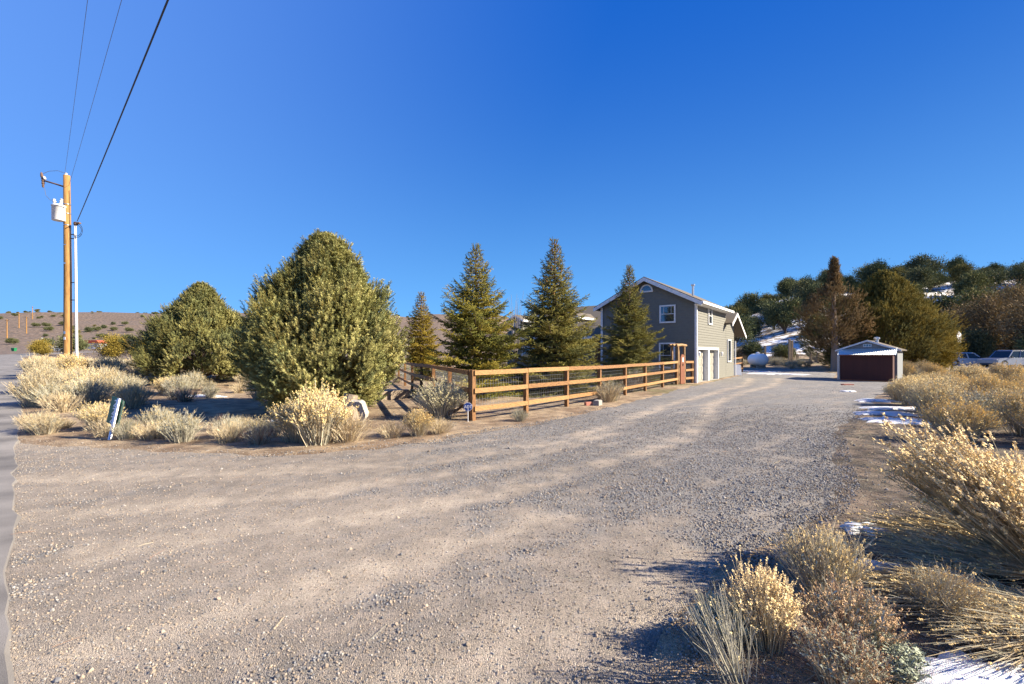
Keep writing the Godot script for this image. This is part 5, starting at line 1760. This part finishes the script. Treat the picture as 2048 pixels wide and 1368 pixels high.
func make_yard() -> void:
	make_car(onto(53.2, 50.0), PI + 0.12, 4.9, 1.95, 1.85, true, M.car_silver, "silver-blue sport utility vehicle parked behind the golden brush")
	make_car(onto(52.6, 53.6), -0.55, 4.6, 1.8, 1.55, false, M.car_white, "white car with red tail light parked past the silver vehicle")
	make_car(onto(-148.0, 150.0), 0.15, 5.4, 2.0, 1.75, false, M.car_white, "tiny white pickup-like car at the far road bend")
	# propane tank
	var o := thing("propane_tank", onto(25.9, 49.0), "white horizontal propane tank with domed lid behind the house", "tank", "", -0.12)
	var g := Geo.new()
	var prof := []
	for k in 9:
		var a := PI / 2 * k / 8
		prof.append(Vector2(0.62 * sin(a), -1.1 - 0.45 * cos(a)))
	for k in 9:
		var a := PI / 2 * k / 8
		prof.append(Vector2(0.62 * cos(a), 1.1 + 0.45 * sin(a)))
	g.lathe(Vector3(0, 0.85, 0), prof, 24, Basis(Vector3.RIGHT, PI / 2))
	put("tank_shell", g.mesh(M.tank_white, true), o)
	g = Geo.new()
	g.lathe(Vector3(0, 1.42, 0), [Vector2(0.2, 0), Vector2(0.2, 0.16), Vector2(0.12, 0.22), Vector2(0, 0.24)], 14)
	put("valve_dome", g.mesh(M.tank_white), o)
	for z in [-0.8, 0.8]:
		g = Geo.new()
		g.box(Vector3(0, 0.14, z), Vector3(0.9, 0.34, 0.14))
		put("foot", g.mesh(M.concrete), o)
	# basketball post
	o = thing("basketball_hoop", onto(42.6, 45.0), "black basketball post with pale backboard seen edge-on in the brush", "hoop", "", -1.02)
	g = Geo.new()
	g.tube([Vector3(0, -0.2, 0), Vector3(0, 2.6, 0), Vector3(0.05, 3.3, 0)], [0.09, 0.08, 0.08], 8)
	put("post", g.mesh(M.black_steel), o)
	g = Geo.new()
	g.tube([Vector3(0.03, 2.9, 0), Vector3(0.45, 3.1, 0)], [0.05, 0.05], 6)
	put("support_arm", g.mesh(M.black_steel), o)
	g = Geo.new()
	var fan := PackedVector2Array([Vector2(-0.5, 2.6), Vector2(0.5, 2.6), Vector2(0.6, 2.8)])
	for k in 9:
		var a := PI * k / 8
		fan.append(Vector2(0.6 * cos(a), 3.15 + 0.5 * sin(a)))
	fan.append(Vector2(-0.6, 2.8))
	g.prism(fan, 0.0, 0.04)
	var bd := put("backboard", g.mesh(M.sign_white), o)
	bd.position = Vector3(0.47, 0, 0)
	bd.rotation.y = PI / 2
	g = Geo.new()
	var ring := []
	for k in 15:
		ring.append(Vector3(0.75 + 0.22 * cos(TAU * k / 14), 2.85, 0.22 * sin(TAU * k / 14)))
	g.tube(ring, ring.map(func(_p): return 0.012), 5)
	put("rim", g.mesh(M.rusty), o)
	# rail fence stub and posts behind the house
	fence([Vector2(18.2, 38.4), Vector2(20.6, 41.6)], "short orange rail fence behind the house corner")
	for s in [[1530, 56.0, 2.2, "rusty square post right beside the propane tank"], [1579, 54.0, 2.9, "taller of the pair of weathered posts on the verge"], [1584, 54.3, 2.7, "shorter of the pair of weathered posts on the verge"], [1595, 54.0, 1.1, "stubby dark post past the weathered pair"], [1636, 54.0, 1.2, "stubby rusty post near the brown conifer"], [1622, 54.5, 1.2, "stubby thin post between the other stubs"]]:
		var x: float = (s[0] - 1024.0) / 930.0 * s[1]
		g = Geo.new()
		g.box(Vector3(0, s[2] / 2 - 0.1, 0), Vector3(0.2, s[2] + 0.2, 0.2))
		g.hexa([Vector3(-0.1, s[2], -0.1), Vector3(0.1, s[2], -0.1), Vector3(0.1, s[2], 0.1), Vector3(-0.1, s[2], 0.1), Vector3(-0.05, s[2] + 0.04, -0.05), Vector3(0.05, s[2] + 0.04, -0.05), Vector3(0.05, s[2] + 0.04, 0.05), Vector3(-0.05, s[2] + 0.04, 0.05)])
		var p := put("wooden_post", g.mesh(M.old_wood))
		p.position = onto(x, s[1])
		tag(p, s[3], "post", "old posts behind the house")
	var bk := Geo.new()
	bk.box(Vector3(0, 0.04, 0), Vector3(0.22, 0.09, 0.11))
	bk.box(Vector3(0, 0.09, 0), Vector3(0.2, 0.012, 0.09))
	for q in [[2.62, 15.9, 0.4, "brick_red", "red brick lying at the foot of the rail fence"], [2.95, 16.0, 1.1, "concrete", "grey block lying beside the red brick under the fence"]]:
		var m := put("brick", bk.mesh(M[q[3]]))
		m.position = onto(q[0], q[1])
		m.rotation.y = q[2]
		m.scale = Vector3.ONE * (1.8 if q[3] == "concrete" else 1.2)
		tag(m, q[4], "brick")
	# white board leaning at the house corner
	g = Geo.new()
	g.box(Vector3(0, 0.42, 0), Vector3(0.62, 0.85, 0.04))
	g.box(Vector3(0, 0.40, 0.34), Vector3(0.62, 0.85, 0.04), Basis(Vector3.RIGHT, -0.35))
	var w := put("sandwich_board", g.mesh(M.sign_white))
	w.position = onto(17.9, 37.2)
	w.rotation.y = -0.2
	tag(w, "small white sandwich board standing at the rear house corner", "board")
	# weathered log pieces below the big pine
	o = thing("tree_stump", onto(-3.72, 10.6), "bleached hollow log section lying on its side by the pine", "stump")
	g = Geo.new()
	rng.seed = 77
	var n := 18
	for k in n:
		var q := []
		for e in [k, k + 1]:
			var a: float = lerpf(-0.45, 2.75, float(e) / n)
			var r := 0.30 + 0.04 * sin(a * 2.3)
			var thick := 0.09 + 0.06 * sin(a * 1.7 + 0.4) + 0.02 * sin(a * 9.0)
			q.append([Vector3(cos(a) * r, 0.26 + sin(a) * r, 0), Vector3(cos(a) * (r + thick), 0.26 + sin(a) * (r + thick), 0)])
		var back := Vector3(-0.1, 0.02, -0.26)
		g.hexa([q[0][0], q[0][1], q[1][1], q[1][0], q[0][0] + back, q[0][1] + back, q[1][1] + back, q[1][0] + back])
	var lg := put("hollow_log", g.mesh(M.stump_wood), o)
	lg.rotation.y = -0.35
	g = Geo.new()
	g.tube([Vector3(-0.35, -0.1, -1.1), Vector3(-0.42, 0.4, -1.15), Vector3(-0.36, 0.72, -1.2)], [0.26, 0.2, 0.17], 10, Color.WHITE, true)
	put("snag", g.mesh(M.old_wood), o)
	# edging timber with snow beside the side fence
	g = Geo.new()
	g.box(Vector3(0, 0.14, 0), Vector3(2.6, 0.3, 0.16))
	g.box(Vector3(0, 0.31, 0.0), Vector3(2.5, 0.03, 0.12))
	var e := put("edging_timber", g.mesh(M.old_wood))
	e.position = onto(-4.7, 17.7)
	e.rotation.y = 0.9
	tag(e, "low snow-topped edging timber between pine and side fence", "timber")

# ------------------------------------------------------------------ scene
func _ready() -> void:
	hills_noise.seed = 4
	hills_noise.frequency = 0.05
	fine_noise.seed = 12
	fine_noise.frequency = 0.05
	fine_noise.fractal_octaves = 3
	var cam := Camera3D.new()
	cam.name = "camera"
	add_child(cam)
	cam.position = Vector3(0, 1.75, 0)
	cam.projection = Camera3D.PROJECTION_FRUSTUM
	cam.near = 0.05
	cam.far = 4000.0
	cam.size = 0.05 * 2.0 * 684.0 / 930.0
	cam.frustum_offset = Vector2(0.0, 0.05 * 24.0 / 930.0)
	cam.current = true
	var sky := Sky.new()
	var pano := PanoramaSkyMaterial.new()
	pano.panorama = sky_panorama()
	sky.sky_material = pano
	var env := Environment.new()
	env.background_mode = Environment.BG_SKY
	env.sky = sky
	env.tonemap_mode = Environment.TONE_MAPPER_LINEAR
	env.tonemap_exposure = 3.0
	env.sdfgi_enabled = true
	env.ssao_enabled = true
	env.ssil_enabled = true
	var we := WorldEnvironment.new()
	we.name = "environment"
	we.environment = env
	add_child(we)
	var sun := DirectionalLight3D.new()
	sun.name = "sun"
	add_child(sun)
	sun.light_energy = 1.6
	sun.light_color = Color(1.0, 0.945, 0.85)
	sun.light_angular_distance = 0.53
	sun.shadow_enabled = true
	var to_sun := Vector3(cos(SUN_UP) * cos(SUN_TURN), sin(SUN_UP), -cos(SUN_UP) * sin(SUN_TURN))
	sun.look_at_from_position(to_sun * 50.0, Vector3.ZERO)
	# outline of the drive, in plan
	drive_poly = PackedVector2Array([Vector2(-11.0, 9.7), Vector2(-8.15, 9.2), Vector2(-5.7, 8.5), Vector2(-4.1, 8.3), Vector2(-3.05, 8.75), Vector2(-1.75, 9.5), Vector2(-0.6, 10.9), Vector2(0.6, 12.2), Vector2(2.2, 14.4), Vector2(4.5, 17.8), Vector2(7.4, 22.2), Vector2(10.0, 26.0), Vector2(11.15, 27.7), Vector2(17.4, 36.4), Vector2(19.5, 40.0), Vector2(22.5, 46.5), Vector2(29.5, 48.5), Vector2(27.5, 39.0), Vector2(23.0, 33.0), Vector2(23.9, 28.6), Vector2(20.6, 24.0), Vector2(16.0, 20.0), Vector2(10.6, 13.9), Vector2(7.3, 10.2), Vector2(5.7, 7.8), Vector2(4.65, 6.2), Vector2(3.75, 5.2), Vector2(2.85, 4.4), Vector2(1.85, 3.65), Vector2(1.3, 3.0), Vector2(1.0, 2.4), Vector2(0.95, 0.5), Vector2(0.9, -2.2), Vector2(-0.2, -1.0)])
	make_materials()
	make_ground()
	make_drive()
	make_road()
	make_house()
	make_shed()
	make_trees()
	make_fences()
	make_poles()
	make_yard()
	make_signs()
	make_snow()
	make_brush()
	make_stones()
	print("built in %d ms" % Time.get_ticks_msec())
